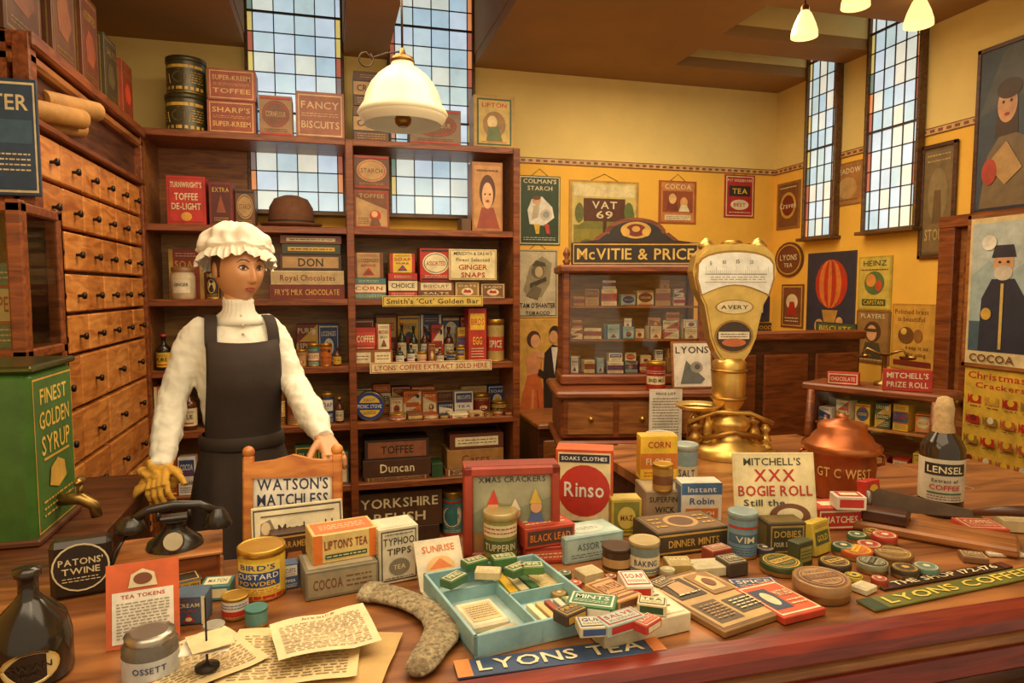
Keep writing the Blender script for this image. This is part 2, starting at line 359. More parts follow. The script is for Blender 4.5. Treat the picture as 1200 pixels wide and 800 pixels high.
b.art([('r',.04,.96,.03,.97,CR),('r',.07,.93,.05,.95,(32,66,104)),('t','TER',.55,.8,.6,.13,CR),('r',.1,.9,.45,.65,(50,96,130)),('l',.15,.85,.2,.38,4,CR)],.17,.36,lambda x,z,l:(x,-.004-l,z-.18))
b.obj('enamel_sign',(ce.x,2.5,ce.z))
# ================================================================ BACK SHELVES
XS1=on_y(607,300,YS).x; XM=on_y(411,300,YS).x; SD=.36; SH=[2.37,1.89,1.50,1.125,.80,.45,.08]
b=B(); th=.028; xlft=-1.45
for z in SH:
    b.box(((xlft+XS1)/2,YS+SD/2,z-th/2),(XS1-xlft,SD,th),W_MID,.003)
    b.box(((xlft+XS1)/2,YS-.004,z-th/2-.002),(XS1-xlft,.012,th+.008),W_RED,.003)
for x in(XM,XS1-.012,XL): b.box((x,YS+SD/2,1.19),(.03,SD,2.36),W_MID,.003)
for x in(XM,XS1-.012): b.box((x,YS-.006,1.19),(.042,.02,2.36),W_RED,.004)
b.box(((xlft+XS1)/2,YS+SD+.005,.945),(XS1-xlft,.012,1.86),wood((134,92,44),(184,136,70)),0)
b.box(((xlft+w1[0])/2,YS+SD+.005,2.12),(w1[0]-xlft,.012,.5),W_MID,0)
b.box(((w1[1]+w2[0])/2,YS+SD+.005,2.12),(w2[0]-w1[1],.012,.5),W_MID,0)
b.box(((w2[1]+XS1)/2,YS+SD+.005,2.12),(XS1-w2[1],.012,.5),W_MID,0)
b.obj('shelving_unit')
def shelf(k,u0,u1,vt,vb=None,yo=.03,z0=None):
    y=YS+yo; z=(SH[k] if z0 is None else z0)+.0008; uc=(u0+u1)/2
    x0=on_y(u0,vt,y).x; x1=on_y(u1,vt,y).x; zt=on_y(uc,vt,y).z
    if vb is not None: z=max(z,on_y(uc,vb,y).z)
    return (x0+x1)/2,y,z,x1-x0,max(zt-z,.02)
def SB(name,k,u0,u1,vt,base,ops,d=.14,vb=None,yo=.03,rot=0,z0=None):
    x,y,z,w,h=shelf(k,u0,u1,vt,vb,yo,z0); carton(w,d,h,base,ops).obj(name,(x,y+d/2,z),rot); return z+h
def ST(name,k,u0,u1,vt,base,ops,lid=None,yo=.03,z0=None,rim=GD):
    x,y,z,w,h=shelf(k,u0,u1,vt,None,yo,z0); tin(w/2,h,base,ops,lid,rim=rim,seg=24).obj(name,(x,y+w/2,z),-12); return z+h
def SBt(name,k,u0,u1,vt,c,lab=None,cap=BK,yo=.03):
    x,y,z,w,h=shelf(k,u0,u1,vt,None,yo); bottle(w/2,h,c,lab,cap=cap).obj(name,(x,y+w/2,z),-10)
T2=lambda a,b_,c1,c2:[('r',.05,.95,.06,.94,c2),('r',.07,.93,.09,.91,c1),('t',a,.5,.72,.78,.15,c2),('t',b_,.5,.3,.78,.15,c2),('l',.12,.88,.46,.56,2,c2)]
TC=(60,58,34)
ST('tea_canister',0,188,238,108,TC,[('r',0,1,.1,.2,GD),('r',0,1,.8,.9,GD),('p',[(.3,.3),(.26,.6),(.5,.76),(.74,.6),(.7,.3)],GD),('e',.5,.5,.15,.19,(80,64,34)),('l',0,.26,.3,.7,5,GD),('l',.74,1,.3,.7,5,GD)],TC)
t=ZTOP+.01+(on_y(212,108,YS+.03).z-ZTOP-.01)
ST('tea_canister',0,189,237,64,TC,[('r',0,1,.1,.2,GD),('r',0,1,.8,.9,GD),('p',[(.3,.3),(.26,.6),(.5,.76),(.74,.6),(.7,.3)],GD),('e',.5,.5,.15,.19,(80,64,34)),('l',0,.26,.3,.7,5,GD),('l',.74,1,.3,.7,5,GD)],TC,z0=t+.001)
t=SB('toffee_tin',0,242,299,118,(150,60,36),T2("SHARP'S","SUPER-KREEM",(150,60,36),(226,180,110)))
SB('toffee_tin',0,242,299,81,(160,68,44),T2("SUPER-KREEM","TOFFEE",(160,68,44),(226,180,110)),z0=t+.001)
SB('biscuit_tin',0,303,342,112,(150,110,70),rart((TN,BR,RD))[1]); SB('biscuit_tin',0,346,403,108,(150,84,60),T2('FANCY','BISCUITS',(150,84,60),(214,180,130)))
t=SB('biscuit_tin',0,414,455,125,(90,54,34),rart((BR,TN,BK))[1]); SB('biscuit_tin',0,414,453,84,(80,46,30),rart((BR,TN,BK))[1],z0=t+.001)
SB('biscuit_tin',0,480,540,128,(120,96,70),rart((TN,BR,RD))[1])
SB('caddy_tin',0,555,603,112,(176,140,60),[('r',.08,.92,.06,.94,GN),('r',.12,.88,.09,.91,(200,170,90)),('t','LIPTON',.5,.82,.6,.08,RD),('e',.5,.45,.28,.25,(150,110,60)),('e',.45,.5,.12,.12,(230,200,140)),('p',[(.3,.14),(.36,.4),(.6,.42),(.7,.14)],(90,110,60)),('l',.2,.8,.1,.14,1,RD)])
SB('toffee_tin',1,194,240,206,(184,36,26),[('r',.05,.95,.05,.95,(150,20,16)),('r',.07,.93,.07,.93,(190,38,28)),('t',"TURNWRIGHT'S",.5,.82,.8,.11,CR),('t','TOFFEE',.5,.58,.6,.14,CR),('t','DE-LIGHT',.5,.38,.75,.13,CR),('e',.5,.17,.14,.09,(230,160,60))])
SB('caramel_tin',1,244,272,213,(110,30,22),[('r',.1,.9,.06,.94,(80,20,14)),('p',[(.3,.3),(.5,.7),(.7,.3)],(150,70,40)),('t','EXTRA',.5,.82,.7,.1,GD),('l',.2,.8,.1,.2,2,GD)])
SB('biscuit_tin',1,275,298,222,(100,60,34),rart((BR,TN,BK))[1],yo=.1)
t=SB('biscuit_tin',1,414,456,222,(112,62,40),rart((BR,TN,RD))[1]); SB('biscuit_tin',1,414,456,182,(96,56,36),rart((BR,TN,RD))[1],z0=t+.001)
SB('portrait_tin',1,553,589,190,(170,110,60),[('r',.06,.94,.05,.95,(196,140,80)),('p',[(.15,.05),(.3,.35),(.7,.35),(.9,.05)],(150,60,40)),('e',.5,.58,.26,.24,(80,40,24)),('e',.5,.52,.18,.19,(232,180,130)),('e',.5,.44,.06,.02,RD),('e',.42,.54,.03,.015,BK),('e',.58,.54,.03,.015,BK),('l',.15,.85,.84,.92,1,BR)])
SB('low_tin',1,541,552,256,(90,60,30),None)
x,y,z,w,h=shelf(1,300,377,224); b=B(); hm=paint((100,58,34),.85,0,.12,30,.3)
pr=[(w*.46,.03),(w*.5,.034),(w*.47,.022),(w*.38,.004),(w*.36,.02),(w*.37,.05),(w*.35,h*.65),(w*.27,h*.9),(w*.12,h),(0.001,h)]
b.lathe(pr,hm,36,cap=False); b.lathe([(w*.372,.022),(w*.374,.05)],paint((40,22,14),.7),36,cap=False); b.obj('bowler_hat',(x,y+w/2+.0,z-.003))
# shelf 2
SB('biscuit_tin',2,197,238,292,(150,44,28),rart((RD,GD,CR))[1],yo=.17)
x,y,z,w,h=shelf(2,196,226,312); b=B(); b.lathe([(w*.42,0),(w*.5,.01),(w*.5,h*.7),(w*.42,h*.82),(w*.45,h*.86)],paint((214,196,160),.3),28); b.lathe([(w*.45,h*.84),(w*.47,h*.97),(w*.3,h)],paint((130,90,50),.4),28)
b.art([('r',.2,.8,.2,.6,(236,226,196)),('t','GINGER',.5,.45,.5,.1,BK)],w*1.2,h,mcyl(w*.5)); b.obj('stoneware_jar',(x,y+w/2,z))
z=SB('chocolate_box',2,315,404,334,(112,30,20),[('t',"FRY'S MILK CHOCOLATE",.5,.5,.85,.4,GD)],.2)
z=SB('chocolate_box',2,317,403,317,(214,190,140),[('r',.02,.98,.1,.9,(196,170,120)),('t','Royal Chocolates',.5,.5,.75,.4,MR)],.2,z0=z+.001)
z=SB('chocolate_box',2,327,400,298,(60,34,22),[('r',.05,.95,.15,.85,TN),('t','DON',.5,.5,.4,.5,BK)],.18,z0=z+.001)
z=SB('chocolate_box',2,330,399,286,(50,60,40),[('r',.1,.9,.3,.7,GD),('l',.15,.85,.35,.65,1,BK)],.16,z0=z+.001)
z=SB('chocolate_box',2,328,400,276,(120,60,40),[('r',.1,.9,.3,.7,CR),('l',.15,.85,.35,.65,1,BR)],.16,z0=z+.001)
rowdat=[(412,452,326,TEAL,'CORN'),(455,489,320,RD,'CHOICE'),(490,532,330,BR,'BISCUIT'),(533,562,330,(150,110,50),'OATS'),(563,592,332,(120,76,36),'SAGO')]
for u0,u1,vt,c,wd in rowdat:
    a,o=rart((c,CR,RD) if c!=RD else (RD,CR,BK),wd); z=SB('grocery_carton',2,u0,u1,vt,c,o)
    if u0<520:
        a,o=rart(random.choice([(RD,CR,BK),(CR,RD,GN),(TN,BR,RD),(YE,RD,BL)])); SB('grocery_carton',2,u0+2,u1-3,290+random.randrange(8),a,o,z0=z+.001)
SB('ginger_snap_sign',2,526,582,292,(222,206,150),[('r',.02,.98,.03,.97,TN),('r',.04,.96,.06,.94,(236,222,166)),('t',"MEREDITH & DREW'S",.5,.86,.8,.1,BK),('t','Finest Selected',.5,.66,.7,.11,BR),('t','GINGER',.5,.42,.6,.16,RD),('t','SNAPS',.5,.17,.5,.16,RD)],.02,vb=328,yo=.012,z0=1.53)
def strip(name,u0,u1,k,hh,base,txt,col):
    y=YS-.014; x0=on_y(u0,350,y).x; x1=on_y(u1,350,y).x; w=x1-x0; b=B(); b.box((0,0,0),(w,.004,hh),paint(base,.4),.001)
    b.art([('r',.01,.99,.06,.94,col),('r',.015,.985,.12,.88,base),('t',txt,.5,.5,.92,.45,col)],w,hh,lambda x,z,l:(x,-.002-l,z-hh/2)); b.obj(name,((x0+x1)/2,y,SH[k]-.012))
strip('shelf_edge_sign',448,566,2,.062,(226,194,84),"Smith's 'Cut' Golden Bar",(60,36,16))
strip('shelf_edge_sign',432,576,3,.062,(232,216,160),"LYONS' COFFEE EXTRACT SOLD HERE",RD)
def fillrow(k,u0,u1,vlo,vhi,kinds='bct',wr=(12,24),yo=.03):
    u=u0
    while u<u1-6:
        w=random.uniform(*wr); w=min(w,u1-u); vt=random.uniform(vlo,vhi); kd=random.choice(kinds); a,o=rart()
        if kd=='b': SBt('sauce_bottle',k,u,u+w*.8,vt,random.choice([(50,26,12),(30,44,24),(80,34,14),(24,18,14)]),random.choice([CR,WH,YE]),random.choice([BK,RD,GD]),yo)
        elif kd=='c': SB('grocery_carton',k,u,u+w,vt,a,o,.08,yo=yo)
        elif kd=='l': w=min(w*1.2,u1-u); SB('low_packet',k,u,u+w,vt,a,o,.12,yo=yo)
        else: ST('grocery_tin',k,u,u+w,vt,a,o,None,yo)
        u+=w+random.uniform(.5,1.6)
fillrow(3,325,345,378,395,'cb'); fillrow(3,347,405,400,410,'tb',(11,17)); fillrow(3,347,403,372,380,'c',(24,30),.2)
z=SB('herb_drawer_box',3,413,460,410,(150,90,44),[('r',.05,.45,.15,.85,CR),('r',.55,.95,.15,.85,CR),('l',.1,.4,.3,.7,2,BR),('l',.6,.9,.3,.7,2,BR)]); SB('coffee_carton',3,416,440,384,(170,40,28),[('r',0,1,.2,.8,(200,60,40)),('t','COFFEE',.5,.5,.85,.3,CR),('l',.1,.9,.03,.15,1,CR)],z0=z+.001); a,o=rart((CR,RD,GN)); SB('grocery_carton',3,441,458,380,a,o,z0=z+.001)
fillrow(3,464,548,402,414,'tbc',(8,13),.02); fillrow(3,466,546,376,390,'bbc',(11,15),.14); fillrow(3,414,546,368,374,'c',(16,26),.26)
SB('custard_carton',3,549,570,361,(186,40,26),[('r',.1,.9,.6,.9,YE),('t','BIRDS',.5,.75,.7,.12,RD),('t','EGG',.5,.4,.5,.14,YE),('l',.15,.85,.08,.28,4,CR)]); ST('grocery_tin',3,573,593,374,(190,160,90),[('r',0,1,.3,.7,RD),('t','SPICE',.5,.5,.6,.2,CR)])
# shelf 4
x,y,z,w,h=shelf(4,415,453,459); b=B(); M=Matrix.Translation((0,0,h/2))@Matrix.Rotation(rad(90),4,'X')
b.lathe([(h*.48,-.03),(h*.5,-.028),(h*.5,.028),(h*.48,.03)],metal((150,130,90)),36,M=M)
b.art([('e',.5,.5,.46,.46,(24,54,140)),('e',.5,.5,.36,.36,YE),('r',.08,.92,.38,.62,(24,54,140)),('t','PICNIC STOVE',.5,.5,.78,.12,WH),('l',.3,.7,.66,.78,2,(24,54,140)),('l',.3,.7,.22,.34,2,(24,54,140))],h,h,mfront(-.0305)); b.obj('picnic_stove_tin',(x,y+.05,z),-8)
fillrow(4,457,600,458,474,'ctc',(14,24),.15); fillrow(4,457,600,482,490,'tcl',(10,22),.01); fillrow(4,414,600,450,458,'c',(18,30),.26)
fillrow(4,318,405,450,470,'cbt',(14,22))
# shelf 5
z=SB('biscuit_box',5,427,503,558,(90,50,26),T2('PEEK','BISCUITS',BR,TN),.22); z=SB('biscuit_box',5,425,505,538,(70,40,24),[('t','Duncan',.5,.5,.5,.5,CR)],.22,z0=z+.001); z=SB('biscuit_box',5,427,503,515,(50,34,26),[('r',.05,.95,.1,.9,(140,80,50)),('t','TOFFEE',.5,.5,.5,.4,BK)],.2,z0=z+.001)
SB('tea_tin',5,506,519,543,GN,None)
z=SB('biscuit_box',5,522,592,548,(130,74,36),T2('CREAM','CRACKERS',BR,CR),.2); z=SB('biscuit_box',5,524,590,526,(170,120,60),[('t','Carrs',.5,.5,.5,.4,BR)],.2,z0=z+.001); SB('biscuit_box',5,527,590,508,(100,50,30),[('r',.1,.9,.2,.8,CR),('l',.15,.85,.3,.7,2,BR)],.2,z0=z+.001)
z=SB('crate_stand',6,420,515,618,(60,36,20),None,.2)
SB('packing_crate',6,417,518,577,(74,46,24),[('t','YORKSHIRE',.5,.72,.9,.26,CR),('t','RELISH',.5,.3,.6,.26,CR)],.22,z0=z+.001)
fillrow(6,520,592,572,590,'tc',(16,26)); fillrow(5,345,408,520,545,'c',(26,40)); fillrow(5,180,235,530,545,'c',(20,30))
fillrow(2,240,262,300,310,'t'); fillrow(4,180,235,450,470,'cb',(20,30)); fillrow(3,180,232,380,395,'cb',(20,30)); fillrow(3,236,322,372,392,'c',(20,30),.1); fillrow(4,236,316,450,470,'cb',(18,28),.1)
# ================================================================ WALL POSTERS
def bposter(name,u0,u1,v0,v1,base,ops,y=None,th=.006,fr=None,cord=True):
    y=y or YB-.001; p0=on_y(u0,v0,y); p1=on_y(u1,v1,y); uc=(u0+u1)/2; zt=on_y(uc,v0,y).z; zb=on_y(uc,v1,y).z; w=p1.x-p0.x; h=zt-zb; b=B()
    _poster(b,w,h,th,base,ops,fr,cord); return b.obj(name,((p0.x+p1.x)/2,y-th/2,zb))
def rposter(name,u0,u1,v0,v1,base,ops,x=None,th=.006,fr=None,cord=False):
    x=x or XR-.001; ya=on_x(u0,v0,x).y; yb=on_x(u1,v0,x).y; uc=(u0+u1)/2; zt=on_x(uc,v0,x).z; zb=on_x(uc,v1,x).z; w=ya-yb; h=zt-zb; b=B()
    _poster(b,w,h,th,base,ops,fr,cord); return b.obj(name,(x-th/2,(ya+yb)/2,zb),-90)
def _poster(b,w,h,th,base,ops,fr,cord):
    b.box((0,0,h/2),(w,th,h),paint(base,.4),.001); b.art(ops,w,h,mfront(-th/2))
    if fr:
        f=.022
        for s_ in(-1,1): b.box((s_*w/2,-.004,h/2),(f,.014,h+f),fr,.003)
        for z in(0,h): b.box((0,-.004,z),(w+f,.014,f),fr,.003)
    if cord: b.tube([(-w*.2,0,h),(0,0,h+.045),(w*.2,0,h)],.0015,paint(BK),5)
BD=lambda c,m=.04:[('r',m,1-m,m*.7,1-m*.7,c)]
DG=(36,64,40)
bposter('starch_advert_sign',608,656,206,287,DG,BD(CR,.02)+BD(DG,.04)+[('t',"COLMAN'S",.5,.92,.8,.06,CR),('t','STARCH',.5,.82,.6,.06,CR),('p',[(.25,.3),(.2,.5),(.3,.66),(.55,.7),(.8,.55),(.85,.4),(.6,.28)],WH),('p',[(.3,.36),(.34,.56),(.5,.6),(.45,.4)],(200,190,160)),('e',.42,.64,.1,.06,(220,170,120)),('e',.42,.68,.1,.03,(110,60,30)),('e',.65,.44,.14,.08,(214,206,180)),('e',.65,.44,.08,.05,(150,160,150)),('p',[(.35,.3),(.4,.16),(.48,.16),(.5,.3)],YE),('p',[(.6,.3),(.66,.16),(.74,.16),(.72,.3)],(200,60,40)),('l',.1,.9,.06,.12,2,CR)])
bposter('tobacco_poster',606,653,292,372,(196,186,150),BD((90,84,60),.03)+BD((204,194,160),.05)+[('p',[(.15,.4),(.3,.75),(.6,.9),(.85,.8),(.8,.5),(.6,.3),(.3,.28)],(150,140,108)),('e',.5,.68,.16,.11,(100,90,66)),('e',.53,.67,.1,.08,(196,176,130)),('p',[(.35,.76),(.45,.84),(.68,.8),(.7,.75)],(70,64,48)),('p',[(.3,.5),(.7,.6),(.72,.54),(.32,.43)],(60,54,40)),('p',[(.2,.32),(.4,.48),(.6,.42),(.5,.26)],(110,100,76)),('t',"TAM O'SHANTER",.5,.18,.88,.07,BK),('t','TOBACCO',.5,.07,.6,.05,BK)])
bposter('whisky_landscape_sign',667,747,212,306,(190,150,70),BD((222,200,110),.04)+[('r',.06,.94,.05,.45,(150,140,50)),('p',[(.06,.4),(.3,.55),(.6,.5),(.94,.62),(.94,.4)],(120,120,50)),('p',[(.3,.05),(.5,.4),(.6,.42),(.8,.05)],(206,180,100)),('r',.06,.94,.8,.95,(236,220,160)),('r',.48,.53,.12,.55,(70,40,20)),('r',.2,.8,.5,.78,(84,44,26)),('t','VAT',.5,.7,.36,.09,CR),('t','69',.5,.58,.24,.09,CR),('e',.25,.2,.12,.07,(90,100,40)),('e',.75,.16,.14,.07,(170,160,60)),('e',.85,.62,.07,.12,(90,110,50)),('e',.14,.6,.06,.12,(100,110,50))])
bposter('cocoa_poster',772,815,212,262,(170,84,36),BD((206,130,60),.06)+[('r',.1,.9,.26,.76,(150,70,34)),('p',[(.2,.3),(.25,.6),(.45,.72),(.5,.3)],(120,50,24)),('e',.36,.58,.1,.12,(240,190,120)),('e',.66,.5,.1,.12,(230,170,100)),('p',[(.52,.28),(.58,.44),(.74,.44),(.82,.28)],CR),('t','COCOA',.5,.86,.7,.12,CR),('r',.15,.85,.08,.2,CR),('l',.2,.8,.1,.18,2,BR)])
bposter('tea_enamel_sign',849,883,205,255,(170,30,26),BD(CR,.05)+BD((176,30,26),.08)+[('t','PUT GOLDEN BAR',.5,.87,.8,.06,CR),('r',.15,.85,.5,.74,BK),('t','TEA',.5,.62,.5,.12,YE),('e',.5,.3,.3,.12,CR),('t','BEST',.5,.3,.4,.08,RD),('l',.15,.85,.09,.15,1,CR)])
bposter('small_red_sign',864,891,285,295,RD,[('t','MATCHES',.5,.5,.8,.4,CR)],cord=False)
bposter('cigarette_sign',862,901,346,377,(34,40,70),[('e',.5,.5,.45,.42,(24,34,80)),('t','field',.5,.5,.6,.3,CR)])
bposter('metal_strip_sign',879,919,378,389,(50,40,30),[('t','WOODBINE',.5,.5,.85,.4,GD)],cord=False)
SK=(226,166,116)
bposter('dancing_couple_poster',603,668,374,536,(220,172,80),[
 ('p',[(.1,.0),(.02,.2),(.12,.45),(.22,.6),(.2,.72),(.36,.76),(.48,.7),(.46,.58),(.58,.35),(.66,.1),(.6,.0)],(206,100,44)),
 ('p',[(.25,.05),(.3,.5),(.34,.5),(.32,.05)],(232,140,80)),('p',[(.45,.03),(.38,.5),(.4,.5),(.54,.05)],(170,70,30)),('p',[(.22,.6),(.2,.74),(.36,.78),(.46,.72),(.44,.62)],(226,150,96)),
 ('e',.33,.86,.12,.06,(70,36,20)),('e',.36,.845,.085,.05,SK),('p',[(.38,.74),(.62,.7),(.64,.74),(.42,.78)],SK),
 ('p',[(.52,.25),(.5,.6),(.52,.76),(.66,.82),(.9,.79),(.98,.6),(.96,.25)],BK),('p',[(.64,.8),(.7,.6),(.76,.8)],WH),
 ('e',.7,.9,.1,.055,(40,26,18)),('e',.68,.875,.075,.045,SK),('p',[(.4,.6),(.62,.55),(.62,.6),(.42,.65)],BK)],cord=False)
rposter('round_brown_sign',912,939,213,268,(150,100,50),[('r',.08,.92,.05,.95,(120,70,34)),('e',.5,.5,.34,.28,GD),('e',.5,.5,.26,.22,MR),('t','Craven',.5,.5,.7,.12,CR),('l',.15,.85,.84,.92,1,CR)])
x=XR-.012; pc=on_x(924,304,x); b=B(); b.art([('e',.5,.5,.5,.5,(100,50,28)),('e',.5,.5,.44,.44,GD),('e',.5,.5,.4,.4,(110,54,30)),('t','LYONS',.5,.56,.6,.16,CR),('t','TEA',.5,.34,.3,.12,CR)],.3,.24,mfront(0)); b.lathe([(.15,0),(.15,.006)],paint((90,50,30)),32,M=Matrix.Translation((0,.007,.12))@Matrix.Rotation(rad(90),4,'X')@Matrix.Scale(.8,4,(0,1,0))); b.obj('oval_tea_sign',(x,pc.y,pc.z-.12),-90)
rposter('brown_advert_card',917,943,333,384,(110,60,34),BD(GD,.06)+BD((120,64,36),.1)+[('e',.5,.6,.26,.18,CR),('p',[(.3,.3),(.4,.6),(.6,.6),(.7,.3)],RD),('l',.2,.8,.12,.26,2,CR)])
rposter('balloon_poster',948,1005,295,405,(30,40,70),BD((26,36,66),.03)+[('e',.52,.66,.33,.26,(190,40,26)),('e',.5,.66,.23,.26,(226,120,50)),('e',.5,.66,.13,.26,(190,40,26)),('e',.5,.66,.04,.26,(226,120,50)),('p',[(.35,.38),(.4,.24),(.62,.24),(.68,.38)],(190,140,60)),('e',.3,.2,.1,.08,SK),('p',[(.2,.02),(.24,.18),(.4,.18),(.44,.02)],CR),('p',[(.6,.02),(.64,.22),(.8,.22),(.84,.02)],(200,150,60)),('e',.72,.26,.07,.05,SK)])
rposter('biscuit_poster',957,1004,378,434,(40,62,44),BD((60,90,60),.05)+[('e',.5,.5,.35,.3,(150,140,70)),('e',.4,.5,.2,.2,(220,190,110)),('e',.64,.42,.12,.14,(170,60,40)),('t','BISCUITS',.5,.88,.8,.1,YE),('r',.2,.8,.08,.2,RD),('l',.25,.75,.1,.18,1,CR)],x=XR-.012)
rposter('capstan_poster',1008,1047,300,363,(190,170,60),BD((214,190,80),.05)+[('t','HEINZ',.5,.87,.7,.1,GN),('e',.5,.5,.3,.22,(80,110,60)),('e',.4,.55,.15,.12,(230,150,60)),('e',.64,.45,.1,.1,(200,70,40)),('r',.15,.85,.08,.2,GN),('t','CAPSTAN',.5,.14,.6,.08,YE),('l',.1,.9,.72,.78,1,BR)])
rposter('pilot_poster',1005,1045,364,426,(120,84,44),BD((150,110,60),.05)+[('e',.5,.6,.25,.2,(70,44,26)),('e',.48,.58,.15,.15,SK),('p',[(.2,.1),(.3,.4),(.7,.4),(.8,.1)],(60,60,44)),('r',.3,.66,.6,.66,(60,50,36)),('t','PLAYERS',.5,.9,.7,.08,CR),('l',.1,.9,.04,.1,1,CR)])
rposter('brass_polish_poster',1047,1100,356,434,(196,140,44),BD((214,160,60),.04)+[('t','Polished brass',.45,.88,.75,.07,BR),('t','is beautiful',.45,.77,.6,.07,BR),('t','keep it so',.6,.34,.5,.06,BR),('t','by using',.6,.24,.4,.06,BR),('e',.35,.52,.18,.13,(110,66,26)),('e',.3,.58,.07,.05,(236,190,80)),('e',.62,.52,.1,.1,(150,96,36)),('r',.08,.92,.06,.14,MR)])
rposter('faded_tin_sign',977,1014,190,240,(150,104,54),BD((170,116,60),.05)+[('t','MEADOW',.5,.8,.8,.12,CR),('e',.5,.4,.3,.25,(190,150,90)),('l',.15,.85,.08,.16,1,BR)])
rposter('framed_stout_advert',1084,1122,170,300,(96,76,46),BD((120,98,58),.06)+[('e',.5,.55,.3,.25,(140,120,80)),('p',[(.35,.3),(.4,.6),(.6,.6),(.65,.3)],(100,76,44)),('t','STOUT',.5,.2,.7,.1,(190,160,100)),('l',.15,.85,.84,.94,2,(190,160,100))],fr=W_DK,x=XR-.006)
rposter('portrait_painting',1152,1230,48,246,(34,44,66),[('r',.04,.96,.03,.97,(50,66,84)),('p',[(.04,.6),(.4,.97),(.96,.97),(.96,.7)],(74,80,84)),('p',[(.1,.03),(.2,.35),(.45,.5),(.8,.42),(.95,.03)],(120,100,70)),('p',[(.3,.45),(.36,.72),(.62,.74),(.66,.46)],(60,38,22)),('e',.48,.64,.15,.11,SK),('e',.5,.73,.19,.06,(60,38,22)),('e',.42,.655,.02,.01,BK),('e',.54,.655,.02,.01,BK),('e',.48,.58,.04,.01,RD),('p',[(.2,.3),(.5,.42),(.75,.25),(.5,.16)],(190,150,90)),('e',.25,.25,.12,.08,(180,60,40))],fr=W_DK,x=XR-.006,th=.012)
rposter('sailor_poster',1141,1232,250,432,(226,204,150),[('r',.06,.94,.1,.95,(160,184,186)),('p',[(.06,.6),(.3,.7),(.6,.62),(.94,.74),(.94,.95),(.06,.95)],(186,200,196)),('r',.06,.94,.1,.3,(60,90,108)),('p',[(.2,.1),(.22,.45),(.35,.58),(.65,.58),(.8,.45),(.85,.1)],(34,40,62)),('e',.5,.68,.13,.09,SK),('e',.5,.62,.12,.05,(214,204,184)),('p',[(.34,.72),(.38,.8),(.62,.8),(.66,.72)],(40,40,60)),('e',.45,.69,.02,.008,BK),('e',.56,.69,.02,.008,BK),('r',.48,.52,.12,.55,(214,180,90)),('e',.3,.35,.07,.04,GD),('e',.3,.82,.1,.05,WH),('t','COCOA',.4,.055,.6,.05,BR)],x=XR-.1,th=.02,fr=W_MID)
yl=(236,196,70)
cp=[('t','Christmas',.4,.94,.7,.05,RD),('t','Crackers',.45,.87,.6,.04,RD)]
for i in range(5):
    for j in range(4):
        cc=random.choice([(190,90,40),RD,(150,110,40),(210,150,50)]); X=.16+j*.22; Z=.76-i*.15
        cp+=[('r',X-.07,X+.07,Z-.03,Z+.03,cc),('p',[(X-.1,Z-.04),(X-.06,Z),(X-.1,Z+.04)],cc),('e',X,Z+.01,.04,.025,random.choice([CR,MR,YE])),('l',X-.07,X+.07,Z-.06,Z-.04,1,BR)]
rposter('christmas_cracker_poster',1132,1232,434,598,yl,BD((226,180,56),.02)+cp,x=XR-.1)
# ================================================================ SIDEBOARD, SETTLE, DESK, CABINETS
b=B(); b.box((0,0,.37),(1.9,.5,.74),W_DK,.004); b.box((0,-.01,.755),(1.92,.54,.03),W_MID,.006)
for i in range(4): b.box((-.72+i*.48,-.255,.38),(.4,.02,.58),W_MID,.01)
b.obj('wooden_sideboard',(2.12,4.02,0))
b=B(); b.box((0,0,.64),(.98,.06,1.28),W_DK,.004); b.box((0,-.01,1.3),(1.02,.1,.05),W_RED,.01); b.box((0,-.2,.42),(.98,.4,.06),W_MID,.006)
for x in(-.46,.46): b.box((x,-.2,.32),(.05,.4,.64),W_DK,.006)
for x in(-.33,0,.33): b.box((x,-.035,.9),(.28,.02,.6),W_RED,.01)
b.obj('wooden_settle',(2.42,3.25,0))
p=on_y(722,458,2.85); dz=p.z; xl=on_y(656,500,2.85).x; xr_=on_y(800,500,2.85).x; dw=(xr_-xl)*1.25; DA=-13
DC=Vector(((xl+xr_)/2+.14,3.06,0))
def onD(x,y,z): return DC+Matrix.Rotation(rad(DA),3,'Z')@Vector((x,y,z))
b=B(); b.box((0,0,dz-.02),(dw+.04,.5,.035),W_RED,.01); b.box((0,0,dz-.13),(dw-.02,.44,.2),W_RED,.012); b.box((0,0,dz-.25),(dw+.02,.48,.035),W_RED,.01)
for i in(-1,0,1): b.box((i*dw*.31,-.222,dz-.13),(dw*.28,.015,.15),W_MID,.006); b.ball((i*dw*.31,-.24,dz-.13),.013,metal(GD),10)
b.box((0,0,(dz-.27)/2),(dw-.1,.4,dz-.27),W_DK,.006)
b.obj('wooden_desk',DC,DA)
YD=3.0; cx0=on_y(672,400,YD).x; cx1=on_y(828,400,YD).x; cw=(cx1-cx0)*1.0; z0=dz; z1=on_y(745,310,YD).z; ch=z1-z0; cd=.24
e=empty('glass_display_cabinet',((cx0+cx1)/2,YD+cd/2+.02,z0),DA)
b=B(); P=.035
for x in(-1,1):
    for y in(-1,1): b.box((x*(cw/2-P/2),y*(cd/2-P/2),ch/2),(P,P,ch),W_RED,.005)
b.box((0,0,.025),(cw+.02,cd+.02,.05),W_RED,.008); b.box((0,0,ch-.02),(cw+.04,cd+.04,.04),W_RED,.01); b.box((0,cd/2-.005,ch/2),(cw-.02,.01,ch),wood((160,112,56),(206,160,90)),0)
shz=[.05+ (ch-.09)*k/3 for k in(1,2)]
for z in shz: b.box((0,.01,z),(cw-.05,cd-.05,.01),W_MID,.001)
b.obj('case',parent=e)
b=B(); b.box((0,-cd/2+.006,ch/2),(cw-.07,.003,ch-.1),glassmat((248,246,240),.04),0); b.obj('glass_front',parent=e)
b=B(); sw=cw*.88; sh=.105
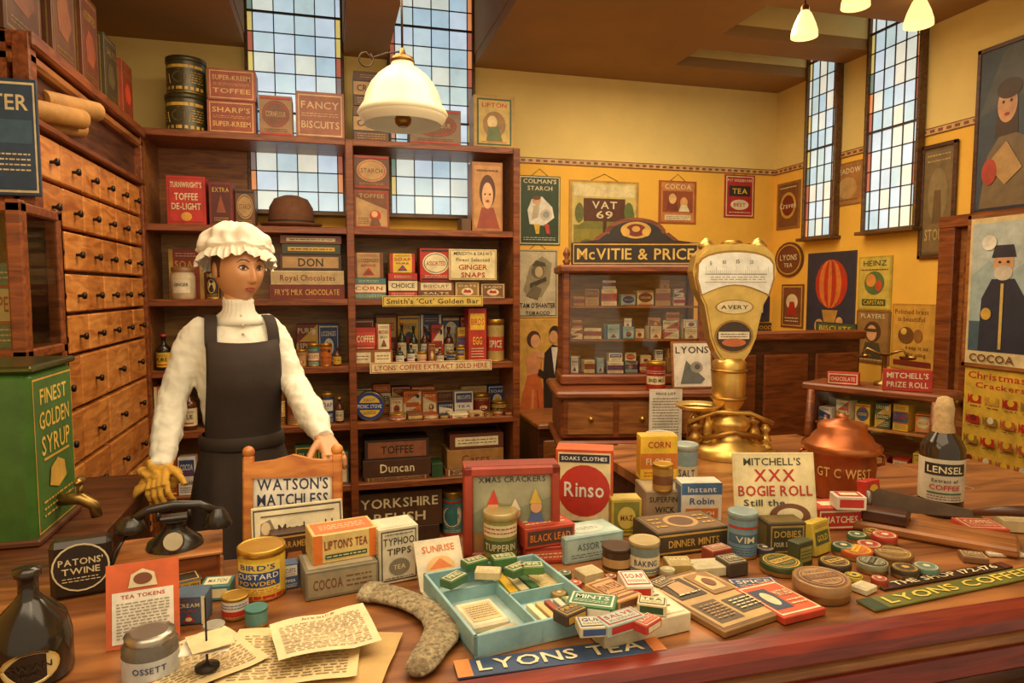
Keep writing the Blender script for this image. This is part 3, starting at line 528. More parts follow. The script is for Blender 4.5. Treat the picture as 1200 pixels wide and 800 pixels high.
b.box((0,-.1,ch+sh/2),(sw,.03,sh),paint(BK,.3),.004)
pts=[(-sw*.5,ch+sh),(-sw*.34,ch+sh+.012),(-sw*.26,ch+sh+.05)]+[(sw*.24*cos(pi-pi*i/12),ch+sh+.045+.075*sin(pi*i/12)) for i in range(13)]+[(sw*.26,ch+sh+.05),(sw*.34,ch+sh+.012),(sw*.5,ch+sh)]
b.prism(pts,-.112,-.085,W_RED); b.prism([(x*.86,ch+sh+(z-ch-sh)*.82+.004) for x,z in pts],-.115,-.11,paint(BK,.3))
b.art([('r',.01,.99,.04,.96,GD),('r',.018,.982,.1,.9,BK),('t',"McVITIE & PRICE",.5,.5,.92,.5,(226,186,90))],sw,sh,lambda x,z,l:(x,-.116-l,z+ch))
b.art([('e',.5,.5,.3,.4,GD),('e',.5,.5,.2,.3,MR),('e',.3,.4,.08,.2,GD),('e',.7,.4,.08,.2,GD),('e',.5,.55,.08,.14,GD)],sw*.4,.1,lambda x,z,l:(x,-.116-l,z+ch+sh+.01))
for x in(-1,1): b.lathe([(.012,0),(.02,.02),(.008,.03),(.018,.05),(.014,.065),(.003,.085)],W_RED,12,c=(x*(cw/2-.02),-.09,ch+.0))
b.obj('pediment_sign',parent=e)
for zz in [.051]+[z+.006 for z in shz]:
    x=-cw/2+.05
    while x<cw/2-.1:
        a,o=rart(random.choice([(RD,CR,BK),(CR,RD,GN),(WH,BL,RD),(WH,RD,BL),(TN,BR,RD),(LB,BL,RD),(CR,BR,RD)])); w=random.uniform(.04,.085); h=random.uniform(.04,.09)
        carton(w,.07,h,a,o).obj('packet',(x+w/2,-.04+random.uniform(-.02,.02),zz),random.uniform(-12,12),parent=e)
        if random.random()<.6:
            a,o=rart(random.choice([(CR,RD,GN),(WH,BL,RD),(TN,BR,RD)])); carton(w*.85,.06,min(.04,.13-h),a,o).obj('packet',(x+w/2,-.04,zz+h+.001),random.uniform(-14,14),parent=e)
        x+=w+.012
b=B(); w=.15
b.box((0,0,.13),(w,.003,.26),paint(WH,.7),0); b.art([('t','PRICE LIST',.5,.92,.6,.04,BK),('l',.1,.9,.06,.86,16,(110,100,80))],w,.26,mfront(-.002)); b.obj('price_list',onD(.1,-.262,dz-.25),DA)
b=carton(.12,.008,.1,RD,[('r',.04,.96,.05,.95,CR),('r',.07,.93,.09,.91,RD),('t','OXO',.5,.5,.75,.35,CR)]); b.obj('stock_cube_sign',onD(-.06,-.262,dz-.335),DA)
tin(.043,.13,(170,30,24),[('r',0,1,.25,.6,CR),('t','DRIED MILK',.5,.42,.7,.14,BK),('l',0,1,.68,.85,2,CR)]).obj('milk_powder_tin',onD(.07,-.19,dz-.001),-20)
carton(.2,.012,.22,W_MID,[('r',.05,.95,.04,.96,WH),('t','LYONS',.5,.82,.8,.14,BK),('p',[(.2,.1),(.35,.6),(.45,.5),(.8,.2),(.7,.1)],(100,110,110)),('e',.6,.45,.15,.12,(160,160,150)),('e',.62,.46,.07,.06,(90,90,90))]).obj('framed_tea_sign',onD(.25,-.17,dz-.001),-8,tilt=-8)
# right showcase, turned toward the window
SR=-62; zt=1.13; cl=.54; wd=.27; e=empty('counter_showcase',(2.30,2.44,0),SR); b=B()
b.box((0,0,.37),(cl,wd,.74),W_DK,.004); b.box((0,0,.755),(cl+.04,wd+.04,.03),W_RED,.008); b.box((0,.03,zt-.0175),(cl+.05,wd-.04,.035),W_RED,.008)
for x in(-1,1):
    b.tube([(x*(cl/2-.02),-wd/2+.02,.77),(x*(cl/2-.02),-wd/2+.06,zt-.03)],.018,W_RED,8); b.box((x*(cl/2-.015),.03,.94),(.02,wd-.08,.34),W_RED,.003)
b.box((0,wd/2-.02,.94),(cl-.04,.02,.34),W_MID,0); b.box((0,.02,.95),(cl-.06,wd-.12,.012),W_MID,.002); b.obj('case',parent=e)
b=B(); b.add([(-cl/2+.02,-wd/2+.02,.77),(cl/2-.02,-wd/2+.02,.77),(cl/2-.02,-wd/2+.06,zt-.03),(-cl/2+.02,-wd/2+.06,zt-.03)],[(0,1,2,3)],glassmat((248,246,240),.05)); b.obj('glass_front',parent=e)
for i in range(6):
    for zz in(.771,.957):
        a,o=rart(); carton(.06,.07,random.uniform(.05,.12),a,o).obj('packet',(-.2+i*.078,.0,zz),random.uniform(-15,15),parent=e)
def onS(x,y): return Vector((2.30,2.44,zt+.0005))+Matrix.Rotation(rad(SR),3,'Z')@Vector((x,y,0))
carton(.13,.05,.055,RD,[('r',.05,.95,.1,.9,CR),('r',.08,.92,.18,.82,RD),('t','CHOCOLATE',.5,.5,.75,.3,CR)]).obj('tobacco_tin',onS(-.13,-.03),SR+15)
carton(.18,.02,.09,(180,34,24),[('t',"MITCHELL'S",.5,.72,.84,.25,CR),('t','PRIZE ROLL',.5,.3,.84,.25,CR)]).obj('cigar_sign',onS(.13,-.04),SR+22)
b=B(); gm=metal((150,114,60)); b.lathe([(.04,0),(.04,.012),(.012,.02),(.01,.13),(.03,.14)],gm,20); b.tube([(0,0,.13),(-.07,0,.16),(-.09,0,.13)],.006,gm,8); b.tube([(0,0,.13),(.07,0,.16),(.09,0,.13)],.006,gm,8)
for x in(-.09,.09): b.lathe([(.002,0),(.03,.004),(.035,.015)],gm,18,c=(x,0,.115),cap=False)
b.obj('small_balance',onS(.0,.08),SR+10)
# ================================================================ COUNTER
b=B(); YF=.95
def slab(x0,x1,y0,y1,tm):
    b.box(((x0+x1)/2,(y0+y1)/2,ZC-.02),(x1-x0,y1-y0,.04),tm,.004); b.box(((x0+x1)/2,(y0+y1)/2+.02,(ZC-.04)/2),(x1-x0-.06,y1-y0-.08,ZC-.04),W_DK,0)
slab(-1.45,3.0,YF+.03,1.6,W_TOP); slab(-1.45,-.55,1.6,2.44,W_DK); slab(.62,.96,1.6,1.8,W_TOP); slab(.96,1.88,1.6,2.42,W_TOP); slab(1.88,2.2,1.6,1.9,W_TOP)
RW=wood((92,24,12),(134,42,20),.3)
b.box((.8,YF+.01,ZC-.012),(4.4,.06,.045),RW,.012); b.box((.8,YF+.015,ZC-.05),(4.4,.04,.03),W_MID,.01); b.box((.8,YF+.03,ZC-.1),(4.4,.03,.06),RW,.012)
for i in range(8): b.box((-1.1+i*.5,YF+.04,.42),(.44,.03,.62),W_MID,.012)
b.obj('shop_counter')
def strp(name,x,y,w,d,base,edge,txt,col,rot):
    b=B(); b.box((0,0,.0025),(w,d,.004),paint(base,.35),.001); b.art([('r',0,.07,0,1,edge),('r',.93,1,0,1,edge),('t',txt,.5,.5,.8,.58,col)],w,d,mtop(.0045,d)); b.obj(name,(x,y,ZC+.001),rot)
p0=on_z(534,788,ZC); p1=on_z(774,756,ZC); c=(p0+p1)/2; strp('tea_counter_strip',c.x,c.y,(p1-p0).length,.05,(40,66,108),(226,120,40),'LYONS TEA',CR,math.degrees(math.atan2(p1.y-p0.y,p1.x-p0.x)))
p0=on_z(1014,712,ZC); p1=on_z(1225,668,ZC); c=(p0+p1)/2; strp('coffee_counter_strip',c.x,c.y,(p1-p0).length,.045,(96,104,44),(40,60,34),'LYONS COFFEE',(232,206,90),math.degrees(math.atan2(p1.y-p0.y,p1.x-p0.x)))
p0=on_z(1030,690,ZC); p1=on_z(1180,664,ZC); c=(p0+p1)/2; strp('shop_number_plate',c.x,c.y+.0,(p1-p0).length,.028,(40,22,14),(90,30,16),'THE SHOP 172-176',CR,math.degrees(math.atan2(p1.y-p0.y,p1.x-p0.x)))
def C(u,v,z=ZC): return on_z(u,v,z+.0015)
def cpos(u,v,d,rot,z=ZC):
    p=C(u,v,z); r=rad(rot); return p+Vector((-sin(r)*d/2,cos(r)*d/2,0)),mpp(p)
def CB(name,u,v,wp,hp,d,base,ops=None,rot=-15,top=None,z=ZC,tilt=0,side=None):
    p,s=cpos(u,v,d,rot,z); h=hp*s; carton(wp*s,d,h,base,ops,top,side=side).obj(name,p,rot,tilt=tilt); return z+h+.001
def CT(name,u,v,wp,hp,base,ops=None,lid=None,topc=None,z=ZC,rim=GD):
    p0=C(u,v,z); s=mpp(p0); r=wp*s/2; p,s=cpos(u,v,2*r,-15,z); tin(r,hp*s,base,ops,lid,topc,rim).obj(name,p,-15+(600-u)/800*20); return z+hp*s+.001
def CF(name,u,vf,vb,wp,h,base,ops=None,rot=0,z=ZC,bb=None):
    a=C(u,vf,z); c=C(u,vb,z); p=(a+c)/2; s=mpp(p); d=(a-c).length; (bb or carton(wp*s,d,h,base,None,ops)).obj(name,p,rot); return z+h+.001,p,wp*s,d
b=B(); sw=.27; shh=.41; sd=.24; gm=paint((50,100,36),.32,.1)
b.box((0,0,shh/2),(sw,sd,shh),gm,.015); b.box((0,0,shh+.006),(sw+.016,sd+.016,.016),metal((90,100,50)),.006); b.box((0,0,.008),(sw+.016,sd+.016,.016),paint((80,40,20)),.004)
b.art([('r',.05,.95,.05,.95,GD),('r',.065,.935,.06,.94,(52,100,40)),('t','FINEST',.5,.84,.62,.09,(226,190,80)),('t','GOLDEN',.5,.7,.7,.1,(226,190,80)),('t','SYRUP',.5,.55,.66,.11,(226,190,80)),('r',.2,.8,.46,.475,GD),('p',[(.3,.3),(.34,.4),(.5,.44),(.66,.4),(.7,.3),(.5,.26)],GD),('l',.15,.85,.12,.24,3,GD)],sw,shh,mfront(-sd/2))
br=metal((150,120,60)); b.tube([(0,-sd/2,.07),(0,-sd/2-.05,.07),(0,-sd/2-.08,.05),(0,-sd/2-.085,.02)],[.016,.016,.015,.013],br,12); b.tube([(0,-sd/2-.05,.07),(0,-sd/2-.05,.11)],.007,br,8); b.ball((0,-sd/2-.05,.115),(.03,.012,.012),br,12)
b.obj('syrup_dispenser',(-.65-sd/2-.02,1.93,ZC+.0015),90)
e=empty('glass_counter_case',(-1.08,2.27,ZC+.0025)); b=B(); gw,gd_,gh=.58,.3,.84
for x in(-1,1):
    for y in(-1,1): b.box((x*(gw/2-.02),y*(gd_/2-.02),gh/2),(.04,.04,gh),W_RED,.005)
for z in(.017,gh-.02,.42): b.box((0,0,z),(gw,gd_,.03),W_RED,.005)
b.box((0,gd_/2-.01,gh/2),(gw,.01,gh),W_DK,0); b.obj('case',parent=e)
b=B(); b.box((0,-gd_/2+.01,gh/2),(gw-.08,.003,gh-.06),glassmat(),0); b.box((gw/2-.01,0,gh/2),(.003,gd_-.08,gh-.06),glassmat(),0); b.obj('glass',parent=e)
for i in range(4):
    for z in(.036,.436):
        a,o=rart(); carton(.1,.1,random.uniform(.12,.24),a,o,side=o).obj('packet',(-.2+i*.13,-.02,z),5,parent=e)
# --- weighing scale
sc_p=C(852,531); S=mpp(sc_p); e=empty('shop_weighing_scale',sc_p,-14); G=metal((236,196,104),.33); G2=metal((180,134,64),.38)
kx=.94
b=B(); hp=[(-36,240),(-47,230),(-51,212),(-46,192),(-36,174),(-31,152),(-28,136),(-21,120),(-14,110),(14,110),(21,120),(28,136),(31,152),(36,174),(46,192),(51,212),(47,230),(36,240),(12,243),(-12,243)]
hp=[(x*kx,z) for x,z in hp]
b.prism([(x*S,z*S) for x,z in hp],-.035,.035,G); b.prism([(x*S*.93,(z-175)*S*.95+175*S) for x,z in hp],-.042,-.034,G)
arc=[(-45*S,203*S)]+[(46*S*cos(pi-pi*(i+1)/12),(203+30*sin(pi*(i+1)/12)**.45)*S) for i in range(11)]+[(45*S,203*S)]+[((40-80*i/8)*S,(186+11*sin(pi*i/8))*S) for i in range(9)]
b.prism([(x*1.05*kx,(z-209*S)*1.1+209*S) for x,z in arc],-.046,-.041,G2); b.prism([(x*kx,z) for x,z in arc],-.049,-.045,paint((244,240,222),.35,age=False))
b.art([('r',.04,.96,.36,.38,(60,50,40)),('r',.04,.96,.1,.11,(150,50,40))]+[('r',.05+i*.03,.053+i*.03,.38,.62 if i%5==0 else .5,(60,50,40)) for i in range(31)]+[('t','5',.1,.72,.03,.12,BK),('t','10',.3,.76,.05,.12,BK),('t','15',.5,.78,.05,.12,BK),('t','20',.7,.76,.05,.12,BK),('l',.1,.9,.16,.3,2,(120,110,90))],76*S,34*S,lambda x,z,l:(x,-.0495-l,z+196*S))
b.art([('e',.5,.5,.5,.5,G2),('e',.5,.5,.46,.44,(236,222,170)),('t','AVERY',.5,.5,.7,.26,BK)],44*S,17*S,lambda x,z,l:(x,-.0425-l,z+163*S))
b.art([('e',.5,.5,.56,.56,G2),('e',.5,.5,.5,.5,(50,34,22)),('r',.06,.94,.42,.66,(232,222,190)),('e',.5,.3,.34,.14,(190,100,50)),('l',.12,.88,.46,.62,2,BK)],40*S,34*S,lambda x,z,l:(x,-.0425-l,z+121*S))
for s_ in(-1,1): b.lathe([(8*S,0),(10*S,3*S),(6*S,9*S),(1*S,12*S)],G,16,c=(s_*30*S,0,238*S))
b.lathe([(10*S,0),(13*S,3*S),(9*S,6*S)],G2,20,c=(0,0,241*S)); b.obj('dial_head',parent=e)
b=B(); b.lathe([(15*S,112*S),(19*S,108*S),(18*S,100*S),(19*S,90*S),(19*S,72*S),(17*S,60*S),(12*S,52*S),(16*S,47*S),(24*S,42*S),(26*S,35*S),(20*S,27*S),(26*S,18*S),(42*S,12*S),(45*S,4*S),(45*S,0)][::-1],G,36)
for zz in(98,66): b.lathe([(19*S,(zz-2)*S),(21*S,zz*S),(19*S,(zz+2)*S)],G2,30,cap=False)
b.obj('column',parent=e)
b=B()
for x,r,h in((-40,12,30),(-26,8,46),(28,11,36),(42,8,26),(-12,6,30),(14,6,28)):
    b.lathe([(r*.8*S,6*S),(r*S,8*S),(r*S,h*.4*S),(r*.5*S,h*.5*S),(r*.9*S,h*.65*S),(r*.6*S,h*.8*S),(r*.4*S,h*S),(r*.8*S,(h+4)*S),(r*.3*S,(h+9)*S)],G2 if x%4==0 else G,18,c=(x*S,-.045 if abs(x)<20 else -.02,0))
b.tube([(-50*S,-.04,40*S),(-20*S,-.05,52*S),(20*S,-.05,50*S),(48*S,-.04,38*S)],2.6*S,G,8)
b.tube([(-34*S,-.06,22*S),(0,-.075,30*S),(34*S,-.06,22*S)],3*S,G2,8)
b.tube([(-46*S,-.02,20*S),(-52*S,-.03,34*S),(-44*S,-.03,50*S),(-34*S,-.03,44*S),(-36*S,-.03,32*S)],2*S,G2,8)
b.lathe([(3*S,60*S),(20*S,61*S),(27*S,66*S),(26*S,67*S),(19*S,63*S)],G,30,c=(-36*S,-.01,-8*S),cap=False); b.lathe([(3*S,8*S),(3*S,54*S)],G2,12,c=(-36*S,-.01,0)); b.box((0,0,4*S),(104*S,.13,7*S),G2,.01)
b.obj('mechanism',parent=e)
# --- copper urn
p=C(990,592); s=mpp(p); cm=paint((176,92,46),.36,.7,.15); b=B(); q=s
b.lathe([(34*q,0),(36*q,2*q),(33*q,8*q),(38*q,20*q),(40*q,40*q),(38*q,54*q),(44*q,58*q),(44*q,64*q),(38*q,66*q),(34*q,74*q),(28*q,80*q),(28*q,86*q),(24*q,90*q),(8*q,94*q),(6*q,96*q),(8*q,99*q),(1*q,101*q)],cm,40)
b.lathe([(44.6*q,57*q),(46*q,61*q),(44.6*q,65*q)],metal((200,120,66)),40,cap=False); b.art([('t','GT C WEST',.5,.36,.8,.11,(224,170,96))],80*q,100*q,mcyl(40.5*q))
for s_ in(-1,1): b.tube([(s_*36*q,0,38*q),(s_*47*q,0,42*q),(s_*47*q,0,52*q),(s_*40*q,0,55*q)],2*q,cm,8)
b.obj('copper_tobacco_urn',p+Vector((.06,.09,0)),-34)
p=C(1106,609); s=mpp(p); b=B(); q=s; bm=paint((34,26,20),.12,0,.05)
b.lathe([(22*q,0),(24*q,3*q),(24*q,80*q),(20*q,90*q),(12*q,100*q),(9*q,108*q),(9*q,116*q)],bm,28); b.lathe([(13*q,88*q),(14*q,92*q),(10*q,112*q),(11*q,128*q),(8*q,140*q),(3*q,142*q)],paint((196,164,112),.8,0,.15,40,.5),18)
b.lathe([(24.4*q,20*q),(24.4*q,70*q)],paint((206,196,170),.6),28,cap=False); b.art([('r',.0,1,.62,.9,(24,22,24)),('t','LENSEL',.5,.76,.85,.16,CR),('t','Extract of',.5,.5,.6,.08,BK),('t','COFFEE',.5,.34,.7,.12,RD),('r',.1,.9,.18,.22,(50,90,60)),('l',.1,.9,.03,.15,2,BK)],46*q,50*q,lambda x,z,l:mcyl(24.6*q)(x,z+20*q,l)); b.obj('coffee_essence_bottle',p+Vector((.04,.05,0)),-38)
def rollcard():
    p,s=cpos(912,638,.01,-14); w=98*s; h=106*s
    b=carton(w,.006,h,(232,214,160),[('r',.03,.97,.03,.97,(240,224,170)),('t',"MITCHELL'S",.48,.9,.7,.08,(50,60,50)),('t','XXX',.5,.75,.5,.13,RD),('t','BOGIE ROLL',.5,.58,.9,.11,RD),('t','Still the',.36,.45,.5,.07,(50,60,50)),('e',.66,.3,.25,.14,BR),('e',.66,.31,.16,.08,CR),('t','Best',.3,.3,.35,.1,(50,60,50)),('l',.1,.9,.06,.14,2,BR)])
    b.box((0,.05,h*.4),(w*.25,.004,h*.8),paint(TN),0,M=Matrix.Rotation(rad(-12),4,'X')); b.obj('tobacco_card_sign',p,-14,tilt=-12)
rollcard()
p=C(1085,636); b=B(); b.box((0,0,.012),(.34,.12,.024),W_MID,.006); b.box((-.1,0,.04),(.1,.1,.03),W_DK,.004)
st=metal((120,110,100),.35); b.tube([(-.14,0,.03),(-.14,0,.09)],.008,st,8); b.prism([(-.15,.07),(-.12,.1),(.08,.08),(.1,.065),(-.1,.045)],-.003,.003,st); b.tube([(.08,0,.075),(.14,0,.09),(.2,0,.1)],[.008,.012,.014],W_DK,10)
b.obj('tobacco_cutter',p+Vector((.05,.03,0)),-50)
b=B(); kb=metal((90,80,70),.35); b.prism([(-.12,0),(-.1,.02),(.08,.028),(.09,0)],-.002,.002,kb,M=Matrix.Translation((0,0,.012))@Matrix.Rotation(rad(-80),4,'X')); b.tube([(.08,0,.012),(.14,0,.016),(.2,0,.014)],[.009,.013,.01],W_DK,10); b.obj('carving_knife',C(1058,584)+Vector((0,.0,0.0)),125)
# --- left group
def phone():
    p=C(195,690); s=mpp(p)*.95; e=empty('vintage_telephone',p+Vector((0,.06,0)),8); b=B(); q=s
    b.box((0,0,20*q),(112*q,.13,36*q),W_RED,.006); b.box((0,0,39*q),(120*q,.145,5*q),W_MID,.004); b.box((0,0,2.5*q),(120*q,.145,5*q),W_MID,.003); b.obj('wooden_base',parent=e)
    b=B(); k=paint((26,23,22),.25); b.lathe([(34*q,0),(32*q,6*q),(22*q,14*q),(14*q,22*q),(13*q,30*q),(18*q,34*q)],k,28,c=(4*q,0,42*q)); b.box((4*q,0,78*q),(34*q,.03,6*q),k,.004)
    for x in(-14,22): b.tube([(x*q,0,76*q),(x*q,0,88*q)],3*q,k,8)
    b.lathe([(12*q,0),(13*q,2*q),(11*q,4*q)],metal((120,110,90)),24,M=Matrix.Translation((4*q,-.05,56*q))@Matrix.Rotation(rad(60),4,'X'))
    b.obj('cradle',parent=e)
    b=B(); b.tube([(-42*q,0,80*q),(-25*q,0,91*q),(4*q,0,94*q),(34*q,0,91*q),(52*q,0,80*q)],[6*q,5.5*q,6*q,5.5*q,6*q],k,12)
    b.lathe([(7*q,10*q),(15*q,4*q),(18*q,-4*q),(16*q,-8*q)],k,20,c=(-45*q,0,74*q)); b.lathe([(7*q,10*q),(13*q,2*q),(18*q,-12*q),(17*q,-14*q)],k,20,c=(55*q,0,74*q)); b.obj('handset',parent=e)
    b=B(); b.tube([(-45*q,0,68*q),(-62*q,-.02,46*q),(-70*q,-.03,10*q),(-60*q,-.04,3*q),(-40*q,-.09,3*q)],2*q,k,6); b.obj('cord',parent=e)
phone()
b=B(); p=C(92,702); q=mpp(p); b.box((0,0,34*q),(64*q,.05,68*q),paint((24,20,18),.3),.01); b.art([('e',.5,.55,.46,.42,CR),('e',.5,.55,.43,.39,BK),('t',"PATONS'",.5,.66,.7,.11,CR),('t','TWINE',.5,.5,.6,.11,CR),('l',.2,.8,.3,.4,2,CR)],64*q,68*q,mfront(-.026)); b.obj('twine_box',p+Vector((0,.03,0)),12)
b=B(); p=C(165,762); q=mpp(p); b.box((0,0,48*q),(78*q,.003,96*q),paint((214,92,44),.6),0)
b.art([('r',.08,.92,.05,.66,WH),('t','TEA TOKENS',.5,.6,.6,.045,RD),('p',[(.3,.7),(.34,.86),(.5,.92),(.66,.86),(.7,.7)],CR),('e',.5,.8,.13,.07,(120,60,34)),('l',.14,.86,.1,.54,12,(130,120,100))],78*q,96*q,mfront(-.002)); b.box((0,.055,42*q),(70*q,.003,90*q),paint((210,190,150),.7),0,M=Matrix.Rotation(rad(-22),4,'X')); b.obj('price_leaflet',p+Vector((0,.02,0.0)),8,tilt=-14)
CB('soap_packet',222,732,36,34,.05,(60,90,120),rart((BL,CR,RD))[1],-5); CB('match_box',252,704,34,18,.05,TEAL,[('r',.1,.9,.2,.8,CR)],-5,top=[('r',.1,.9,.15,.85,CR),('t','MATCH',.5,.5,.6,.3,TEAL)])
CB('dark_tin',222,700,30,20,.05,(50,44,40),rart((BK,GD,CR))[1],20,top=[('r',.1,.9,.1,.9,GD),('r',.15,.85,.16,.84,BK)])
CT('pill_tin',270,728,30,26,WH,[('r',0,1,.2,.5,RD),('l',0,1,.6,.9,2,BL)]); CT('ointment_pot',296,738,26,22,(90,150,150),None,TEAL); CT('pill_tin',246,752,24,16,(190,190,176),None,(170,170,160))
CT('custard_powder_tin',298,706,54,60,(236,196,60),[('r',0,1,.0,.14,RD),('r',.1,.9,.2,.92,(244,214,90)),('t',"BIRD'S",.5,.82,.6,.12,BL),('r',.12,.88,.36,.7,BL),('t','CUSTARD',.5,.61,.7,.12,WH),('t','POWDER',.5,.45,.6,.1,YE),('l',.15,.85,.22,.33,2,RD)])
CB('blue_powder_packet',338,690,24,30,.03,(60,90,140),rart((BL,WH,RD))[1],10)
p,s=cpos(343,652,.02,-8); b=B(); w=112*s; h=118*s; m=W_OR
for x in(-1,1):
    b.box((x*(w/2-.01),0,h/2),(.022,.024,h),m,.004); b.ball((x*(w/2-.01),0,h+.008),.014,m,10)
pts=[(-w/2,h*.84),(-w*.4,h*.93),(-w*.2,h*.95),(0,h*1.0),(w*.2,h*.95),(w*.4,h*.93),(w/2,h*.84)]; b.prism(pts+[(w/2,h*.78),(-w/2,h*.78)],-.011,.011,m)
b.box((0,.0,h*.44),(w-.03,.008,h*.7),paint((226,224,206),.35),.002)
b.art([('r',.05,.95,.5,.79,(238,236,224)),('t',"WATSON'S",.5,.71,.84,.11,(30,44,80)),('t','MATCHLESS',.5,.56,.84,.11,(30,44,80)),('r',.05,.95,.3,.44,(200,190,160)),('t','CLEANSER',.5,.37,.8,.1,RD)],w-.03,h,mfront(-.0045)); b.obj('wooden_framed_soap_sign',p,-8,tilt=-6)
CB('cigarette_card_sign',352,664,104,72,.012,(226,216,176),[('r',.02,.98,.04,.96,(60,56,48)),('r',.035,.965,.07,.93,(228,218,182)),('t','Macdonald',.58,.62,.6,.16,(40,36,30)),('p',[(.08,.42),(.1,.74),(.2,.8),(.25,.62),(.22,.42)],(120,110,90)),('e',.15,.66,.05,.1,(210,190,150)),('r',.1,.9,.3,.33,(60,56,48)),('t','Cut Golden Bar',.5,.18,.6,.1,(60,56,48)),('r',.1,.9,.84,.86,(60,56,48)),('l',.3,.9,.36,.46,2,(90,84,70))],8,tilt=-14)
CB('chocolate_tin',346,668,52,46,.05,(60,32,22),[('r',.06,.94,.08,.92,GD),('r',.09,.91,.12,.88,(70,38,26)),('t','CARAMELS',.5,.7,.7,.16,GD),('p',[(.3,.24),(.36,.5),(.64,.5),(.7,.24)],(190,120,60)),('l',.15,.85,.13,.18,1,GD)],10)
z=CB('tea_box',402,697,84,34,.1,(120,116,96),[('r',.03,.97,.1,.9,(150,140,110)),('t','COCOA',.3,.5,.4,.35,BR),('l',.55,.92,.25,.75,3,BR)],10,top=[('r',.05,.95,.1,.9,(180,170,140))])
CB('tea_packet_box',406,656,76,34,.08,(226,196,120),[('r',.0,.14,0,1,OR),('r',.86,1,0,1,OR),('t',"LIPTON'S TEA",.5,.62,.66,.3,(120,40,20)),('r',.18,.82,.15,.3,GN),('l',.2,.8,.17,.28,1,CR)],12,top=[('r',.05,.95,.1,.9,(206,110,50)),('l',.15,.85,.3,.7,3,CR)],z=z)
CB('tea_carton',468,682,48,66,.07,(220,212,180),[('r',.06,.94,.05,.95,(70,66,56)),('r',.09,.91,.075,.925,(226,218,188)),('t','TYPHOO',.5,.76,.78,.13,(50,46,40)),('t','TIPPS',.5,.58,.6,.11,(50,46,40)),('e',.5,.3,.26,.15,(130,124,104)),('t','TEA',.5,.3,.3,.08,CR),('l',.14,.86,.86,.92,1,(70,66,56)),('l',.14,.86,.08,.14,1,(70,66,56))],12,top=[('r',.1,.9,.1,.9,(226,218,188))],side=[('r',.1,.9,.1,.9,(206,196,160)),('l',.15,.85,.2,.85,9,(90,84,70))])
p,s=cpos(524,694,.04,8); b=B(); M=Matrix.Rotation(rad(-32),4,'X'); b.box((0,-.0,.05),(58*s,.003,.1),paint((240,228,196),.6),0,M=M); b.art([('t','SUNRISE',.5,.8,.7,.13,OR),('e',.5,.42,.3,.22,(240,190,120)),('p',[(.25,.4),(.5,.6),(.75,.4)],(226,120,50)),('l',.1,.9,.06,.16,1,BR)],58*s,.1,mfront(-.002),M=M); b.box((0,-.04,.003),(58*s,.08,.003),paint((240,228,196),.6),0); b.obj('folded_display_card',p,8)
p,s=cpos(600,654,.06,-8); w=112*s; h=110*s; b=carton(w,.06,h,(150,44,26),[('r',.07,.93,.07,.93,(110,130,130)),('r',.09,.91,.09,.91,(160,160,130)),('t','XMAS CRACKERS',.5,.86,.7,.06,(60,40,60)),('p',[(.09,.5),(.3,.62),(.6,.56),(.91,.66),(.91,.3),(.09,.3)],(130,140,110)),('r',.09,.91,.09,.3,(170,120,70)),('p',[(.2,.15),(.22,.4),(.26,.5),(.36,.5),(.4,.4),(.42,.15)],(60,90,150)),('e',.3,.56,.06,.07,SK),('p',[(.24,.6),(.31,.76),(.36,.6)],(200,50,40)),('p',[(.44,.12),(.46,.36),(.49,.44),(.57,.44),(.6,.36),(.62,.12)],(190,60,40)),('e',.53,.5,.055,.065,SK),('p',[(.47,.53),(.53,.66),(.59,.53)],(230,220,190)),('p',[(.65,.15),(.67,.42),(.7,.5),(.8,.5),(.83,.42),(.86,.15)],(70,100,160)),('e',.75,.56,.06,.065,SK),('p',[(.68,.6),(.74,.76),(.81,.6)],(220,180,60)),('e',.3,.3,.06,.06,YE),('e',.76,.3,.06,.06,CR)],top=[('r',.02,.98,.05,.95,(130,36,22))])
for x in(-1,1): b.box((x*(w/2-.01),-.035,h/2),(.02,.012,h),paint((160,50,30),.4),.003)
for zz in(.01,h-.01): b.box((0,-.035,zz),(w,.012,.02),paint((160,50,30),.4),.003)
b.obj('christmas_cracker_box',p,-8)
CT('mustard_tin',586,668,40,66,(150,150,70),[('r',0,1,.7,.95,CR),('l',.05,.95,.74,.92,2,RD),('r',0,1,.35,.62,(70,90,50)),('t','TUPPERIN',.5,.48,.75,.14,CR),('t','MUSTARD',.5,.22,.6,.1,BR),('l',.1,.9,.03,.13,1,BR)],(200,180,120))
z=CB('red_soap_box',648,660,70,20,.1,(160,40,26),[('r',.05,.95,.2,.8,(200,80,50)),('l',.1,.9,.3,.7,2,CR)],-5,top=[('r',.05,.95,.1,.9,(176,50,30))]); CB('red_tea_box',645,640,64,24,.09,(180,54,30),[('r',.05,.95,.15,.85,(60,40,36)),('t','BLACK LEAD',.5,.5,.8,.35,OR)],6,z=z,top=[('r',.05,.95,.1,.9,(196,70,40)),('l',.1,.9,.2,.8,3,CR)])
CB('soap_powder_box',684,622,66,96,.07,(226,206,150),[('r',.0,1,.0,1,(206,64,26)),('r',.04,.96,.03,.97,(232,214,160)),('e',.5,.5,.46,.32,(190,36,20)),('t','Rinso',.5,.52,.7,.18,WH),('r',.06,.94,.85,.95,(24,24,50)),('t','SOAKS CLOTHES',.5,.9,.8,.045,WH),('r',.06,.94,.05,.13,(24,24,50)),('t','WHITE',.5,.09,.5,.04,WH)],-24,side=[('r',.05,.95,.03,.97,(206,84,30)),('e',.5,.5,.4,.2,CR),('l',.1,.9,.7,.92,5,CR)],top=[('r',0,1,0,1,(206,84,30))])
